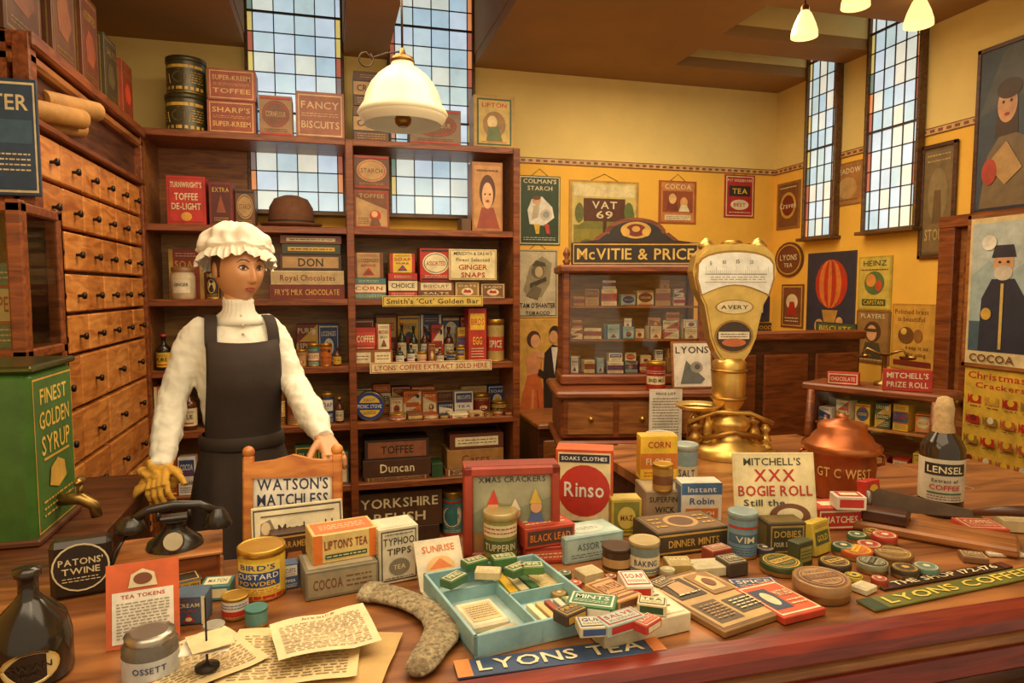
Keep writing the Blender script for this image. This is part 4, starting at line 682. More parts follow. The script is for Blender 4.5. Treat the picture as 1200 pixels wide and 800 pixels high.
CB('blue_biscuit_box',697,656,78,30,.09,(150,186,186),[('r',.03,.97,.1,.9,(176,206,200)),('t','ASSORTED',.5,.6,.6,.26,(90,110,120)),('l',.1,.9,.16,.36,2,(90,110,120))],8,top=[('r',.04,.96,.06,.94,(180,208,200)),('e',.5,.5,.3,.3,(206,220,206)),('l',.3,.7,.4,.6,2,(90,110,120))])
CT('shoe_polish_tin',726,674,36,30,(60,40,30),[('r',0,1,.3,.7,TN)],(70,50,36)); CT('baking_powder_tin',758,677,36,40,(120,140,140),[('r',0,1,.3,.7,CR),('t','BAKING',.5,.5,.6,.2,BL),('l',0,1,.06,.24,2,CR)],(190,170,120))
CB('yellow_tea_packet',734,628,36,44,.05,(196,170,60),[('r',.08,.92,.08,.92,(120,120,40)),('e',.5,.5,.3,.3,(220,190,80)),('t','MAZ',.5,.5,.4,.14,BR),('l',.14,.86,.12,.2,1,YE)],-10,side=[('r',.1,.9,.1,.9,(170,140,50))],top=[('r',.05,.95,.05,.95,(206,180,80))])
z=CB('wick_box',779,607,46,32,.12,(150,130,100),[('t','SUPERFINE',.5,.7,.8,.2,BK),('t','WICK',.5,.32,.5,.22,BK)],-12,top=[('r',.05,.95,.05,.95,(190,170,130))])
CB('cornflour_box',772,562,44,52,.05,YE,[('r',.0,1,.25,.6,(206,110,30)),('t','CORN',.5,.8,.6,.14,RD),('t','FLOUR',.5,.42,.7,.14,CR),('l',.1,.9,.06,.2,2,RD)],-12,z=z,side=[('r',.1,.9,.1,.9,(220,150,40))],top=[('r',.05,.95,.05,.95,(226,170,60))])
CT('treacle_tin',779,577,24,32,(170,130,60),[('r',0,1,.3,.7,BR)],None,z=z)
CT('salt_drum',806,572,30,50,(150,190,200),[('r',0,1,.25,.6,CR),('t','SALT',.5,.42,.5,.2,BL)],(180,200,196))
CT('white_canister',777,546,34,36,(206,206,190),[('r',0,1,.4,.6,BL)],(206,206,190))
CB('starch_carton',822,611,48,46,.06,(232,232,216),[('r',0,1,.7,1,(60,110,170)),('t','Instant',.5,.84,.7,.14,WH),('t','Robin',.5,.54,.6,.16,(40,80,150)),('r',.1,.9,.1,.35,(206,110,40)),('t','STARCH',.5,.22,.6,.1,WH)],-12,top=[('r',.05,.95,.05,.95,(214,214,196))],side=[('r',.1,.9,.1,.9,(90,130,170))])
z=CB('large_biscuit_tin',813,648,96,28,.12,(60,50,36),[('r',.02,.98,.1,.9,GD),('r',.03,.97,.18,.82,(60,50,36)),('t','DINNER MINTS',.5,.5,.7,.3,GD)],2,top=[('r',.04,.96,.05,.95,(150,110,60)),('r',.06,.94,.08,.92,(110,80,44)),('e',.5,.5,.22,.34,(190,150,90)),('e',.5,.5,.16,.24,(90,60,34)),('l',.1,.26,.2,.8,3,GD),('l',.74,.9,.2,.8,3,GD)])
CT('cleanser_tin',875,656,34,54,(120,160,176),[('r',0,1,.4,.65,(60,100,130)),('t','VIM',.5,.52,.5,.16,CR),('r',0,1,.8,.86,RD),('l',0,1,.08,.34,4,BL)],(150,180,186))
CB('dark_cocoa_tin',922,650,46,38,.06,(60,48,30),[('r',.06,.94,.08,.92,(170,140,60)),('r',.1,.9,.14,.86,(56,56,36)),('t','DOBIES',.5,.66,.7,.2,GD),('t','FOUR SQUARE',.5,.34,.7,.14,CR)],-10,top=[('r',.05,.95,.08,.92,(100,84,40))],side=[('r',.1,.9,.1,.9,(100,84,40))])
CB('yellow_tobacco_packet',966,650,34,38,.03,(206,180,60),[('r',.1,.9,.3,.7,(60,80,40)),('t','GOLD',.5,.5,.6,.18,YE),('l',.1,.9,.8,.92,2,BR)],20,tilt=-10)
CB('green_cube_tin',944,664,26,30,.03,(50,60,34),[('r',.1,.9,.2,.8,(150,140,60)),('l',.15,.85,.3,.7,3,GN)],15)
z=CB('red_carton',985,621,58,26,.08,(180,36,26),[('r',.05,.95,.1,.9,CR),('r',.08,.92,.18,.82,RD),('t','MATCHES',.5,.5,.7,.3,CR)],-10,top=[('r',.05,.95,.06,.94,(200,60,40)),('r',.2,.8,.3,.7,CR)])
CB('white_carton',998,598,34,16,.05,(226,214,190),[('r',.1,.9,.2,.8,RD)],-20,z=z,top=[('r',.1,.9,.1,.9,RD),('r',.2,.8,.3,.7,CR)])
CB('red_tobacco_packet',1027,608,24,44,.03,(196,40,26),[('r',.1,.9,.3,.6,CR),('e',.5,.78,.3,.12,YE),('l',.1,.9,.06,.24,3,CR)],12,tilt=-8)
for u,v,r,c,c2,w in((915,668,24,(60,80,40),GD,'POLISH'),(952,690,12,(176,46,26),CR,None),(978,668,18,(60,50,36),GD,'SNUFF'),(1003,652,18,(206,90,40),YE,'WAX'),(1022,668,17,(150,150,120),BK,'CREAM'),(1018,645,14,(170,40,26),CR,None),(1046,654,22,(120,84,40),(190,160,90),'BROWN'),(1060,674,15,(60,50,36),GD,None),(988,648,13,(40,80,60),CR,None),(1036,636,14,(190,60,40),CR,None),(1085,672,14,(90,130,120),CR,None),(1000,682,10,(206,180,60),BK,None),(1044,620,14,(60,40,30),GD,None),(896,650,11,(60,60,80),CR,None),(1030,686,9,(176,60,40),CR,None),(1004,634,11,(60,100,70),CR,None),(1022,628,10,(200,170,90),BR,None)):
    p=C(u,v); s=mpp(p); flattin(r*s,.014+.008*random.random(),c,c2,w).obj('polish_tin',p,random.uniform(-40,40))
p=C(962,696); s=mpp(p); flattin(32*s,.036,(170,130,84),(110,70,40),'TOBACCO').obj('round_tobacco_tin',p,0)
for u,v,wp,dp,h,c,rt in((830,670,44,14,.02,(206,196,160),-5),(857,670,26,14,.03,(60,50,40),5),(884,690,60,16,.012,(40,60,120),-8),(1148,622,44,20,.02,(190,60,40),-20),(1012,692,24,10,.012,(226,216,180),20),(640,690,34,16,.02,(226,196,120),20),(795,667,30,14,.02,(176,150,80),-12),(840,656,30,10,.03,(150,60,40),10),(775,690,30,12,.016,(90,60,36),25),(760,700,26,10,.014,(214,190,120),-30),(690,678,26,12,.02,(214,200,150),14),(1170,646,40,18,.008,(226,216,190),-20),(1140,656,26,12,.014,(120,80,44),-34),(1186,620,30,12,.03,(200,180,130),-25)):
    p=C(u,v); s=mpp(p); carton(wp*s,dp*s*2,h,c,None,[('r',.06,.94,.1,.9,CR),('r',.09,.91,.14,.86,c),('t',random.choice(WORDS),.5,.6,.7,.26,CR),('l',.15,.85,.2,.4,2,CR)]).obj('small_packet',p,rt)
CF('cigarette_packet',912,727,692,62,.014,(196,60,36),[('r',.04,.96,.06,.94,CR),('r',.07,.93,.1,.9,(206,80,40)),('r',.1,.5,.2,.8,(40,60,90)),('e',.3,.5,.12,.2,CR),('t','MATCHES',.7,.6,.35,.16,CR),('l',.54,.88,.22,.42,2,CR)],8)
CF('games_tray',834,738,678,100,.012,(150,110,60),[('r',.02,.98,.02,.98,(110,76,40)),('r',.05,.95,.05,.95,(196,160,100)),('r',.1,.45,.1,.45,(90,70,50)),('r',.5,.9,.15,.4,(70,64,50)),('r',.1,.5,.55,.9,(60,50,40)),('r',.55,.9,.5,.9,(150,110,60)),('p',[(.6,.56),(.62,.8),(.74,.86),(.86,.74),(.82,.56)],(220,190,130)),('p',[(.16,.6),(.2,.84),(.4,.84),(.42,.64)],(190,150,100)),('l',.14,.42,.14,.4,6,TN),('l',.54,.86,.18,.36,4,CR),('e',.72,.7,.07,.08,BR),('l',.14,.46,.58,.64,1,CR)],14)
a=C(604,762); c=C(590,676); p=(a+c)/2; tw=154*mpp(p); td=(a-c).length*.93; b=B(); lb=paint((140,190,198),.5); li=paint((170,202,200),.5)
b.box((0,0,.003),(tw,td,.006),li,0)
for x in(-1,1): b.box((x*(tw/2-.003),0,.02),(.006,td,.04),lb,.001)
for y in(-1,1): b.box((0,y*(td/2-.003),.02),(tw,.006,.04),lb,.001)
b.box((-.0,0,.016),(.004,td,.028),lb,0); b.box((tw*.25,0,.016),(tw*.5,.004,.028),lb,0); b.box((-tw*.25,td*.22,.016),(tw*.5,.004,.028),lb,0)
b.box((tw*.24,td*.25,.012),(tw*.42,td*.4,.012),paint((90,140,60),.5),.002)
for i in range(4): b.box((tw*(.08+i*.1),td*.25,.02),(tw*.07,td*.34,.006),paint([YE,CR,(60,120,70),(206,190,120)][i]),.001,M=Matrix.Rotation(rad(3*i-4),4,'Z'))
b.box((-tw*.27,-td*.1,.014),(tw*.3,td*.34,.016),paint((236,226,190),.5),.004)
b.art([('r',.1,.9,.1,.9,(214,196,140)),('l',.15,.85,.2,.8,6,BR)],tw*.28,td*.3,lambda x,y,l:(x-tw*.27,y-td*.25,.0222+l))
b.box((tw*.25,-td*.25,.008),(tw*.42,td*.4,.006),paint((150,190,190),.5),.001)
for i in range(5): b.box((tw*(.1+.075*i),-td*.25,.016),(tw*.05,td*.24,.012),paint([CR,(206,180,110),(150,60,40),(190,200,180),(110,140,90)][i]),.001)
b.tube([(-tw*.4,-td*.38,.014),(-tw*.12,-td*.34,.014)],.01,paint((206,196,160)),10)
b.obj('blue_compartment_tray',p,10)
for i,(u,v,c,r) in enumerate(((556,664,(50,110,60),20),(590,660,(60,120,64),5),(532,684,(60,110,70),40),(622,670,(80,130,60),-10),(572,676,(206,190,140),-20),(606,672,(60,110,60),30))):
    carton(.05,.03,.016,c,None,[('r',.06,.94,.1,.9,CR),('r',.1,.9,.2,.8,c),('t','PINS',.5,.5,.6,.4,CR)]).obj('small_green_packet',C(u,v,ZC+.041),r)
z,p,w,d=CF('cream_chocolate_box',734,752,708,114,.034,(226,216,180),[('r',.03,.97,.05,.95,(206,196,160)),('r',.045,.955,.07,.93,(232,224,190)),('r',.08,.5,.15,.8,(190,200,170)),('l',.55,.92,.2,.8,6,BR)],8)
for u,v,w_,d_,h,c,c2,r,t in((694,716,.085,.055,.022,(50,120,70),WH,-30,'MINTS'),(718,702,.06,.09,.02,(206,150,90),BR,20,'DATES'),(744,694,.05,.07,.028,(236,230,210),RD,-10,'SOAP'),(668,726,.05,.035,.02,(60,50,40),GD,25,'PINS'),(764,716,.05,.035,.02,(236,220,170),GN,-30,'TEA'),(726,735,.08,.04,.02,(176,200,190),RD,15,'SALVE'),(694,740,.05,.04,.018,(214,206,170),BL,-8,'GUM'),(758,736,.045,.03,.016,(190,50,40),CR,30,'BLADES')):
    carton(w_,d_,h,c,[('r',.1,.9,.2,.8,c2)],[('r',.06,.94,.08,.92,c2),('r',.1,.9,.14,.86,c),('t',t,.5,.6,.7,.26,c2),('l',.15,.85,.2,.38,2,c2)]).obj('small_packet',C(u,v,z+.0),r)
for u,v,r,c in((655,704,.015,(170,130,60)),(674,692,.014,(190,60,40)),(706,692,.016,(206,190,150)),(662,680,.014,(60,90,70)),(782,676,.016,(190,180,140)),(716,684,.012,(150,60,40))):
    flattin(r,.018,c,CR).obj('pill_tin',C(u,v),0)
def sheet(name,u,v,w,d,rot,z,col,lines=True,curl=.012,seed=0):
    b=B(); n=14; vs=[];fs=[]
    for j in range(n+1):
        for i in range(n+1):
            x=(i/n-.5)*w; y=(j/n-.5)*d; zz=curl*(abs(noise.noise(Vector((x*9+seed,y*9,seed))))+ (max(0,i/n-.8)*1.5)**2*2+(max(0,.15-j/n)*2)**2)
            vs.append((x,y,zz))
    for j in range(n):
        for i in range(n): k=j*(n+1)+i; fs.append((k,k+1,k+n+2,k+n+1))
    b.add(vs,fs,paint(col,.7,0,.1),True)
    def mp(x,y,L):
        fi=min(max((x/w+.5),0),.999)*n; fj=min(max(y/d,0),.999)*n; k=int(fj)*(n+1)+int(fi); return (x,y-d/2,max(vs[k][2],vs[k+1][2],vs[k+n+1][2],vs[k+n+2][2])+.0008+L*.1)
    if lines: b.art([('l',.08,.92,.08,.84,17,(150,128,96)),('t','Invoice',.5,.92,.34,.035,(130,80,50))],w,d,mp,off=.0001)
    b.obj(name,on_z(u,v,z),rot)
sheet('invoice_sheet',268,785,.24,.2,20,ZC+.002,(222,196,130),True,.012,1); sheet('invoice_sheet',390,775,.19,.18,-18,ZC+.004,(196,160,96),False,.014,2)
sheet('invoice_sheet',345,765,.21,.18,-6,ZC+.012,(228,206,150),True,.014,3); sheet('invoice_sheet',380,742,.16,.14,10,ZC+.03,(234,216,170),True,.014,4); sheet('invoice_sheet',230,775,.16,.16,35,ZC+.016,(230,208,156),True,.01,6)
b=B(); b.lathe([(.018,0),(.018,.004),(.004,.008),(.0018,.012),(.0012,.11)],paint(BK,.4,.5),18); b.box((0,0,.035),(.07,.05,.0012),paint(WH,.7),0); b.box((.005,.0,.042),(.06,.06,.0012),paint((230,210,160),.7),0,M=Matrix.Rotation(rad(20),4,'Z')); b.obj('bill_spike',on_z(243,782,ZC+.026),0)
p=C(172,812); b=B(); q=mpp(p); b.lathe([(28*q,0),(31*q,3*q),(31*q,50*q),(26*q,56*q)],paint((90,84,76),.15),28); b.lathe([(27*q,55*q),(28*q,62*q),(20*q,64*q)],metal((170,166,156)),28); b.lathe([(31.4*q,8*q),(31.4*q,40*q)],paint((200,206,206),.6),28,cap=False)
b.art([('t','OSSETT',.5,.6,.6,.14,(40,60,110)),('r',.2,.8,.3,.34,RD),('t','GLUE',.5,.2,.4,.1,(40,60,110))],62*q,50*q,lambda x,z,l:mcyl(31.6*q)(x,z,l)); b.obj('paste_jar',p+Vector((0,.03,0)),10)
p=C(22,812); q=mpp(p); b=B(); b.lathe([(40*q,0),(44*q,4*q),(44*q,50*q),(38*q,74*q),(16*q,96*q),(11*q,104*q),(11*q,124*q),(15*q,126*q),(15*q,134*q),(8*q,136*q)],paint((26,22,18),.15),48)
b.art([('e',.5,.4,.36,.34,GD),('e',.5,.4,.33,.31,(210,190,130)),('t','SWAN',.5,.42,.5,.12,BK),('t','INK',.5,.26,.25,.08,BK)],88*q,100*q,lambda x,z,l:mcyl(44.4*q)(x,z*.6+4*q,l)); b.obj('ink_bottle',p+Vector((0,.05,0)),18)
def sock():
    P=[(430,692,.032),(444,694,.034),(462,698,.032),(480,704,.029),(498,712,.029),(512,722,.031),(520,734,.034),(515,748,.032),(506,760,.028),(498,772,.027),(491,782,.024),(486,789,.014)]
    b=B(); pp=[on_z(u,v,ZC+.014) for u,v,r in P]; o=pp[0]
    m=paint((166,150,116),.9,0,.5,120,1.0); b.tube([p-o for p in pp],[r for *_,r in P],m,24,flat=.36)
    d=(pp[1]-pp[0]).normalized(); b.tube([pp[0]-o-d*.004,pp[0]-o+d*.022],[.0345,.036],paint((190,176,140),.9,0,.3,120,.8),20,flat=.4)
    b.ball(pp[6]-o+Vector((.008,0,0)),(.024,.024,.0125),paint((128,110,82),.9,0,.3,120,.8),16); b.ball(pp[10]-o,(.021,.021,.0105),paint((128,110,82),.9,0,.3,120,.8),16)
    b.obj('knitted_stocking',o)
sock()
# ================================================================ MANNEQUIN
def mannequin():
    base=Vector((-.285,2.38,0)); E=empty('shop_assistant_mannequin',base); TH=rad(14); R=Matrix.Rotation(TH,4,'Z')
    white=paint((236,229,208),.75,0,.05,9,.25,age=False); black=paint((40,30,26),.8,0,.15,8,.3); skin=paint((206,146,98),.42,0,.04,age=False)
    rings=[(.9,0,0,.13,.1),(1.0,0,0,.115,.09),(1.07,0,0,.102,.083),(1.16,0,-.004,.118,.094),(1.25,0,-.012,.134,.112),(1.32,0,-.012,.14,.112),(1.39,0,0,.136,.09),(1.43,0,.004,.112,.072),(1.46,0,.006,.07,.056),(1.485,0,.002,.048,.049),(1.53,0,0,.043,.046)]
    b=B(); b.loft(rings,white,40,M=R)
    def L(u,v,y): return on_y(u,v,y)-base
    sR=L(229,388,2.36); eR=L(203,464,2.34); wR=L(190,540,2.2); sL=L(316,382,2.4); eL=L(344,448,2.33); wL=L(377,508,2.12)
    def sleeve(s,e,w):
        c=Vector((0,0,1.405)); m=(s+e)/2; f=(e*.55+w*.45); g=(e*.15+w*.85)
        b.tube([s*.5+c*.5,s*.85+c*.15,s*.85+e*.15,m,e,f,g,w],[.045,.05,.049,.046,.043,.047,.041,.028],white,18)
        b.tube([w+(w-g).normalized()*-.004,w+(w-g).normalized()*.022],[.03,.032],white,16)
    sleeve(sR,eR,wR); sleeve(sL,eL,wL)
    o=b.obj('blouse',parent=E); m=o.modifiers.new('r','REMESH'); m.mode='VOXEL'; m.voxel_size=.006; m.use_smooth_shade=True
    m=o.modifiers.new('s','SMOOTH'); m.iterations=8; tx=bpy.data.textures.new('folds','CLOUDS'); tx.noise_scale=.045; m=o.modifiers.new('d','DISPLACE'); m.texture=tx; m.strength=.018; m.mid_level=.5
    b=B()
    b.loft([(1.44,0,-.004,.084,.074),(1.46,0,-.002,.064,.063),(1.48,0,-.002,.049,.052),(1.505,0,-.002,.0455,.0495),(1.518,0,-.002,.048,.052),(1.521,0,-.002,.044,.048)],white,80,M=R,fn=lambda a,z:1+(.02 if z>1.47 else 0)*sin(a*22))
    for i in range(3): b.ball((0,-.058-.034*min(1,i*.6),1.468-i*.028),.005,paint((214,200,170),.4),8,M=R)
    b.obj('collar',parent=E)
    def rad_at(z):
        for i in range(len(rings)-1):
            if rings[i][0]<=z<=rings[i+1][0]:
                t=(z-rings[i][0])/(rings[i+1][0]-rings[i][0]); return [rings[i][k]*(1-t)+rings[i+1][k]*t for k in(2,3,4)]
    b=B(); n=20; mz=14; vs=[];fs=[]
    for j in range(mz+1):
        z=1.0+(1.385-1.0)*j/mz; cy,rx,ry=rad_at(z); hw=.118-.01*(j/mz); pm_=math.asin(min(.985,hw/(rx+.02)))
        for i in range(n+1):
            f=(i/n*2-1)*pm_; vs.append(((rx+.021)*sin(f),cy-(ry+.021)*cos(f)+(.008 if j==0 else 0),z+.02*abs(f)**2*(j/mz)))
    for j in range(mz):
        for i in range(n): k=j*(n+1)+i; fs.append((k,k+1,k+n+2,k+n+1))
    b.add(vs,fs,black,True,R); o=b.obj('apron_bib',parent=E); m=o.modifiers.new('s','SOLIDIFY'); m.thickness=.004
    b=B()
    for s_ in(-1,1):
        P=[(s_*.092,-.088,1.36),(s_*.094,-.086,1.39),(s_*.092,-.078,1.43),(s_*.088,-.05,1.461),(s_*.085,0,1.472),(s_*.08,.05,1.455),(s_*.05,.105,1.36),(s_*.02,.125,1.2),(0,.11,1.06)]
        vs=[]
        for x,y,z in P: vs+=[(x-.02,y,z),(x+.02,y,z)]
        fs=[(2*i,2*i+1,2*i+3,2*i+2) for i in range(len(P)-1)]; b.add(vs,fs,black,True,R)
    o=b.obj('apron_straps',parent=E); m=o.modifiers.new('s','SOLIDIFY'); m.thickness=.005; m.offset=0; m=o.modifiers.new('ss','SUBSURF'); m.levels=2; m.render_levels=2
    b=B()
    fold=lambda a,z:1+max(0,(1.08-z))*.12*sin(a*11+z*3)+.02*sin(a*5)
    b.loft([(.06,0,0,.27,.25),(.35,0,0,.235,.22),(.6,0,0,.2,.19),(.8,0,0,.172,.155),(.95,0,0,.15,.128),(1.03,0,0,.13,.112),(1.085,0,0,.122,.105)],black,96,M=R,fn=fold)
    b.loft([(1.04,0,0,.128,.112),(1.045,0,0,.134,.118),(1.08,0,0,.132,.115),(1.085,0,0,.126,.11)],black,48,M=R); b.obj('apron_skirt',parent=E)
    b=B()
    for s_ in(-1,1): b.ball((s_*.08,-.05,.035),(.045,.11,.035),paint(BK,.3),14,M=R)
    b.obj('shoes',parent=E)
    HR=Matrix.Translation((.006,-.012,1.62))@Matrix.Rotation(rad(34),4,'Z')@Matrix.Rotation(rad(7),4,'X')
    def G_(x,z,cx,cz,sx,sz): return math.exp(-((x-cx)/sx)**2-((z-cz)/sz)**2)
    def sst(e0,e1,x):
        t=max(0,min(1,(x-e0)/(e1-e0))); return t*t*(3-2*t)
    def face(d,k=1.0):
        x,y,z=d; px=x*.073; py=y*.092; pz=z*.114
        if z<0:
            t=(-z)**1.7; px*=1-.27*t; py*=1-.08*t if y<0 else 1-.45*t
        fr=sst(0,.45,-y)
        if fr>0:
            out=-.008*(G_(x,z,.36,.08,.2,.12)+G_(x,z,-.36,.08,.2,.12))
            prof=sst(.2,-.24,z) if z>-.26 else 1
            bot=1-sst(-.27,-.36,z) if z<-.27 else 1
            hgt=(.003+.0165*prof)*bot
            if z<.25: out+= hgt*math.exp(-(x/(.075+.05*prof))**2)
            out+= .004*(G_(x,z,.13,-.27,.07,.07)+G_(x,z,-.13,-.27,.07,.07))
            out+= .005*G_(x,z,0,-.5,.25,.12)+.007*G_(x,z,0,-.85,.3,.16)+.004*(G_(x,z,.5,-.15,.2,.2)+G_(x,z,-.5,-.15,.2,.2))+.0025*(G_(x,z,.3,.27,.22,.07)+G_(x,z,-.3,.27,.22,.07))
            out-= .003*G_(x,z,0,-.66,.25,.06)
            py-=out*fr
        return Vector((px*k,py*k,pz*k))
    b=B(); b.ball((0,0,0),1,skin,150,M=HR,fn=face)
    b.loft([(1.42,0,.0,.05,.05),(1.48,0,-.002,.043,.044),(1.58,0,-.004,.042,.044)],skin,30,M=R)
    for s_ in(-1,1): b.ball((s_*.072,.008,-.005),(.008,.017,.03),skin,12,M=HR)
    b.obj('head',parent=E)
    b=B(); ew=paint((216,206,190),.15); ir=paint((60,40,26),.1); lash=paint((44,28,20),.6); lip=paint((176,66,54),.35)
    def fp(x,z,o=.0):
        y=-math.sqrt(max(.01,1-x*x-z*z)); p=face(Vector((x,y,z))); p.y-=o; return p
    for s_ in(-1,1):
        c=fp(s_*.36,.08)
        b.ball((c.x,c.y+.0042,c.z),(.0135,.0075,.0062),ew,16,M=HR); b.ball((c.x,c.y-.0022,c.z),(.0056,.002,.0056),ir,14,M=HR)
        b.tube([fp(s_*q,zz,.001) for q,zz in((.17,.06),(.26,.125),(.36,.15),(.47,.125),(.56,.075))],[.0012,.0022,.0024,.0024,.0012],lash,6,M=HR)
        b.tube([fp(s_*q,zz,.0) for q,zz in((.19,.05),(.3,.015),(.42,.015),(.53,.06))],[.0006,.0012,.0012,.0006],lash,6,M=HR)
        b.tube([fp(s_*q,zz,.0) for q,zz in((.16,.25),(.3,.3),(.45,.3),(.6,.22))],[.0014,.0022,.0018,.0008],lash,6,M=HR)
    b.tube([fp(x,z,.0) for x,z in((-.24,-.505),(-.15,-.475),(-.05,-.452),(0,-.462),(.05,-.452),(.15,-.475),(.24,-.505))],[.0008,.0026,.0036,.0034,.0036,.0026,.0008],lip,10,M=HR)
    b.tube([fp(x,z,.0) for x,z in((-.22,-.515),(-.12,-.545),(0,-.56),(.12,-.545),(.22,-.515))],[.0008,.0036,.0048,.0036,.0008],lip,10,M=HR)
    b.obj('face_details',parent=E)
    b=B(); hm=paint((84,52,28),.6,0,.3,60,.4)
    def hair(d):
        t=sst(-.55,.1,d.y); k=.94+.13*t
        if d.z>.45: k=max(k,.94+.12*sst(.45,.7,d.z))
        if d.z<-.2: k=min(k,1.07-.3*sst(-.2,-.5,d.z))
        return face(d,k)
    b.ball((0,.002,.003),1,hm,80,M=HR,fn=hair); b.obj('hair',parent=E)
    CRm=HR@Matrix.Translation((0,.022,.046))@Matrix.Rotation(rad(-18),4,'X')@Matrix.Rotation(rad(6),4,'Y'); b=B(); capm=paint((238,229,208),.8,0,.05,12,.3,age=False)
    def dome(d):
        a=math.atan2(d.y,d.x); k=1+.04*sin(a*13+2*noise.noise(d*2))*max(0,1-abs(d.z)*.7)+.12*noise.noise(d*2.4+Vector((3,1,0)))
        return Vector((d.x*.11*k,d.y*.12*k,(d.z*.086*k if d.z>0 else d.z*.03)))
    b.ball((0,0,.01),1,capm,110,M=CRm,fn=dome)
    n=240;vs=[];fs=[]
    for j,(r,z) in enumerate(((.09,.006),(.1,.0),(.111,-.008),(.12,-.022),(.124,-.038))):
        for i in range(n):
            a=2*pi*i/n; w=j/4; rr=r+w*.007*sin(a*34+1.5*sin(a*3)); zz=z+w*.006*sin(a*17+1)+w*.006*sin(a*6); vs.append((rr*cos(a)*.95,rr*sin(a)*1.03,zz))
    for j in range(4):
        for i in range(n): k=(i+1)%n; fs.append((j*n+i,j*n+k,(j+1)*n+k,(j+1)*n+i))
    b.add(vs,fs,capm,True,CRm); b.obj('mob_cap',parent=E)
    def hand(name,w,f,s,mat,curl):
        f=f.normalized(); s=(s-f*s.dot(f)).normalized(); nrm=f.cross(s).normalized()
        if nrm.z>0: nrm=-nrm
        b=B()
        for k in(-.022,-.007,.008,.022): b.tube([w+s*k*.6-f*.02,w+s*k*.9+f*.03,w+s*k*1.1+f*.082],[.014,.0135,.0105],mat,12)
        for i,(off,ln) in enumerate(((.029,.066),(.0095,.074),(-.0095,.069),(-.028,.054))):
            p=w+f*(.074-abs(off-.005)*.2)+s*off; pts=[p]; a=0
            for k,fr in enumerate((.42,.32,.26)):
                a+=rad((14,26,20)[k])*curl; p=p+(f*cos(a)+nrm*sin(a)+s*(off*3.2*(1-k*.4)))*ln*fr; pts.append(p)
            b.tube(pts,[.009,.0083,.0076,.006],mat,10)
        p=w+f*.018+s*.026; pts=[p]; d=(f*.6+s*.7+nrm*.25).normalized()
        for k,ln in enumerate((.032,.026,.022)): pts.append(pts[-1]+d*ln); d=(d+f*.35+nrm*.12).normalized()
        b.tube(pts,[.013,.0105,.0095,.007],mat,10)
        o=b.obj(name,parent=E); m=o.modifiers.new('r','REMESH'); m.mode='VOXEL'; m.voxel_size=.0024; m.use_smooth_shade=True; m=o.modifiers.new('s','SMOOTH'); m.iterations=3
    hand('left_hand',wL+(wL-eL).normalized()*.02,(wL-eL)+Vector((.02,-.02,-.03)),Vector((-1,-.4,.1)),skin,1.3)
    glove=paint((222,166,52),.8,0,.1,30,.4)
    hand('right_hand_glove',wR+(wR-eR).normalized()*.012,(wR-eR)+Vector((0,-.05,0)),Vector((1,-.5,.1)),glove,1.6)
    b=B(); c=wR+Vector((-.005,-.02,-.045))
    def rag(d):
        k=1+.5*noise.noise(d*2.6)+.1*sin(8*d.x+6*d.z); return Vector((d.x*.05*k,d.y*.03*k,d.z*.046*k))
    b.ball(c,1,glove,48,fn=rag); b.tube([c+Vector((-.02,0,-.01)),c+Vector((-.055,-.01,-.03)),c+Vector((-.07,-.01,-.055))],[.03,.026,.012],glove,12,flat=.5); b.obj('duster_cloth',parent=E)
mannequin()
# ================================================================ LAMPS
pl=on_y(472,112,3.0); s=mpp(pl); b=B(); op=paint((214,200,164),.3,0,.02,5,0,.1); q=s*.9
b.lathe([(50*q,-38*q),(55*q,-31*q),(57*q,-25*q),(55*q,-18*q),(50*q,-10*q),(47*q,2*q),(41*q,14*q),(32*q,25*q),(22*q,33*q),(15*q,37*q),(14*q,44*q)],op,48,cap=False); b.lathe([(56.5*q,-27*q),(58.5*q,-24*q),(56.5*q,-20*q)],op,48,cap=False)
im=paint((50,36,24),.4,.6); b.lathe([(3*q,36*q),(16*q,42*q),(15*q,47*q),(5*q,52*q),(2*q,60*q)],metal((140,100,50)),20); b.tube([(0,0,58*q),(0,0,ZCEIL-pl.z)],.005,im,8)
b.tube([(0,0,56*q),(-20*q,0,52*q),(-40*q,0,44*q)]+[((-46+9*cos(t))*q,0,(42+9*sin(t))*q) for t in [pi/2+k*pi/5 for k in range(10)]],.004,im,6)
b.lathe([(6*q,-40*q),(10*q,-36*q),(11*q,-30*q),(8*q,-24*q)],metal((150,110,50)),24); b.tube([(0,0,-26*q),(0,0,34*q)],3*q,metal((150,110,50)),8)
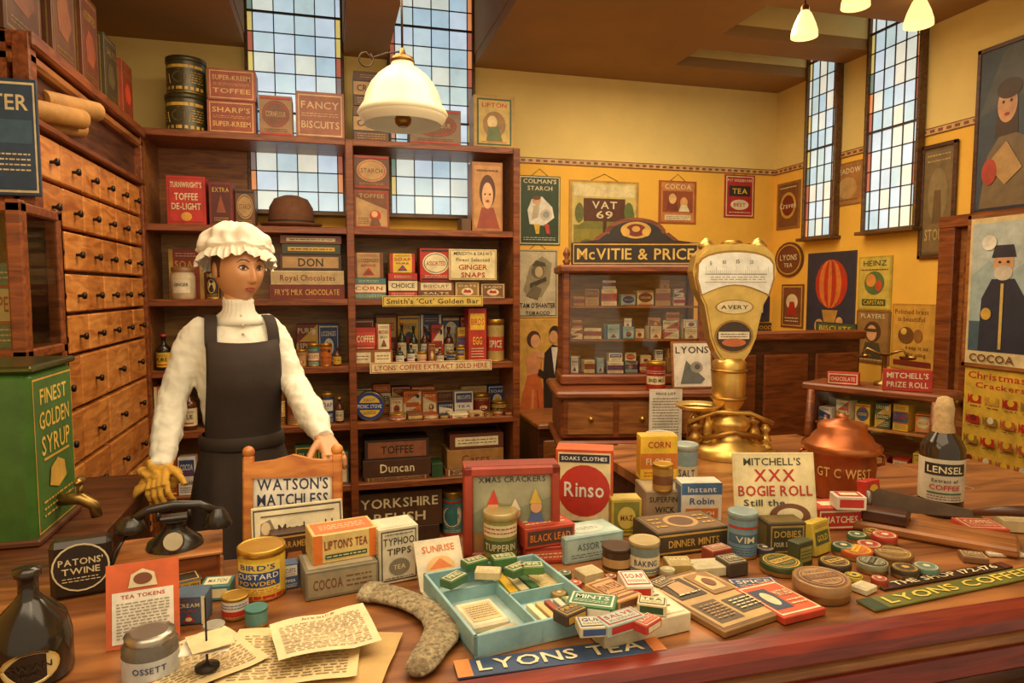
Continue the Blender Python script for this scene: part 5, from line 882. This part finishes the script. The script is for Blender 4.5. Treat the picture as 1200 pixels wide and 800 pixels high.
b.obj('oil_pendant_lamp',pl)
for u,v,r in((943,28,15),(1077,14,16),(1003,-8,16)):  # glowing shades hung up in place of lamp reflections in the shop glass
    p=on_y(u,v,2.75); q=mpp(p); b=B(); sh_=paint((246,214,140),.4,0,.02,5,0,1.4)
    b.lathe([(r*q,-r*q),(r*.98*q,-r*.6*q),(r*.8*q,0),(r*.5*q,r*.7*q),(r*.3*q,r*q)],sh_,24,cap=False); b.lathe([(r*.32*q,r*.9*q),(r*.3*q,r*1.3*q),(r*.1*q,r*1.5*q)],metal((150,110,50)),16); b.tube([(0,0,r*1.4*q),(0,0,ZCEIL-p.z)],.004,im,6); b.obj('reflected_lamp',p)
# ================================================================ LIGHTS / WORLD / CAMERA
def area(n,loc,size,pw,col,rot=(0,0,0)):
    l=bpy.data.lights.new(n,'AREA'); l.size=size; l.energy=pw; l.color=col; o=bpy.data.objects.new(n,l); bpy.context.scene.collection.objects.link(o); o.location=loc; o.rotation_euler=rot
WC=(1,.80,.52)
area('ceiling_fill_centre',(.9,2.4,2.9),1.2,36,WC); area('ceiling_fill_back',(1.9,3.2,2.88),.8,20,WC); area('ceiling_fill_left',(-.2,2.9,2.9),.9,20,WC)  # area lamps without fixtures, added under the ceiling for warm overall light
area('counter_fill',(.7,.9,2.5),1.4,22,WC,(rad(12),0,0)); area('counter_fill_left',(-.4,.8,2.2),1.0,12,WC,(rad(30),0,0))  # added lamps with no fixture, brightening the counter from above its front
w=bpy.data.worlds.new('World'); bpy.context.scene.world=w; w.use_nodes=True; w.node_tree.nodes['Background'].inputs[0].default_value=(1,.82,.55,1); w.node_tree.nodes['Background'].inputs[1].default_value=.82
cd=bpy.data.cameras.new('Camera'); cd.sensor_width=36; cd.lens=24; cd.clip_start=.02; co=bpy.data.objects.new('Camera',cd); bpy.context.scene.collection.objects.link(co); co.location=CAM; co.rotation_euler=(rad(90)-PIT,0,-YAW); bpy.context.scene.camera=co
bpy.context.scene.view_settings.view_transform='Standard'; bpy.context.scene.view_settings.exposure=0
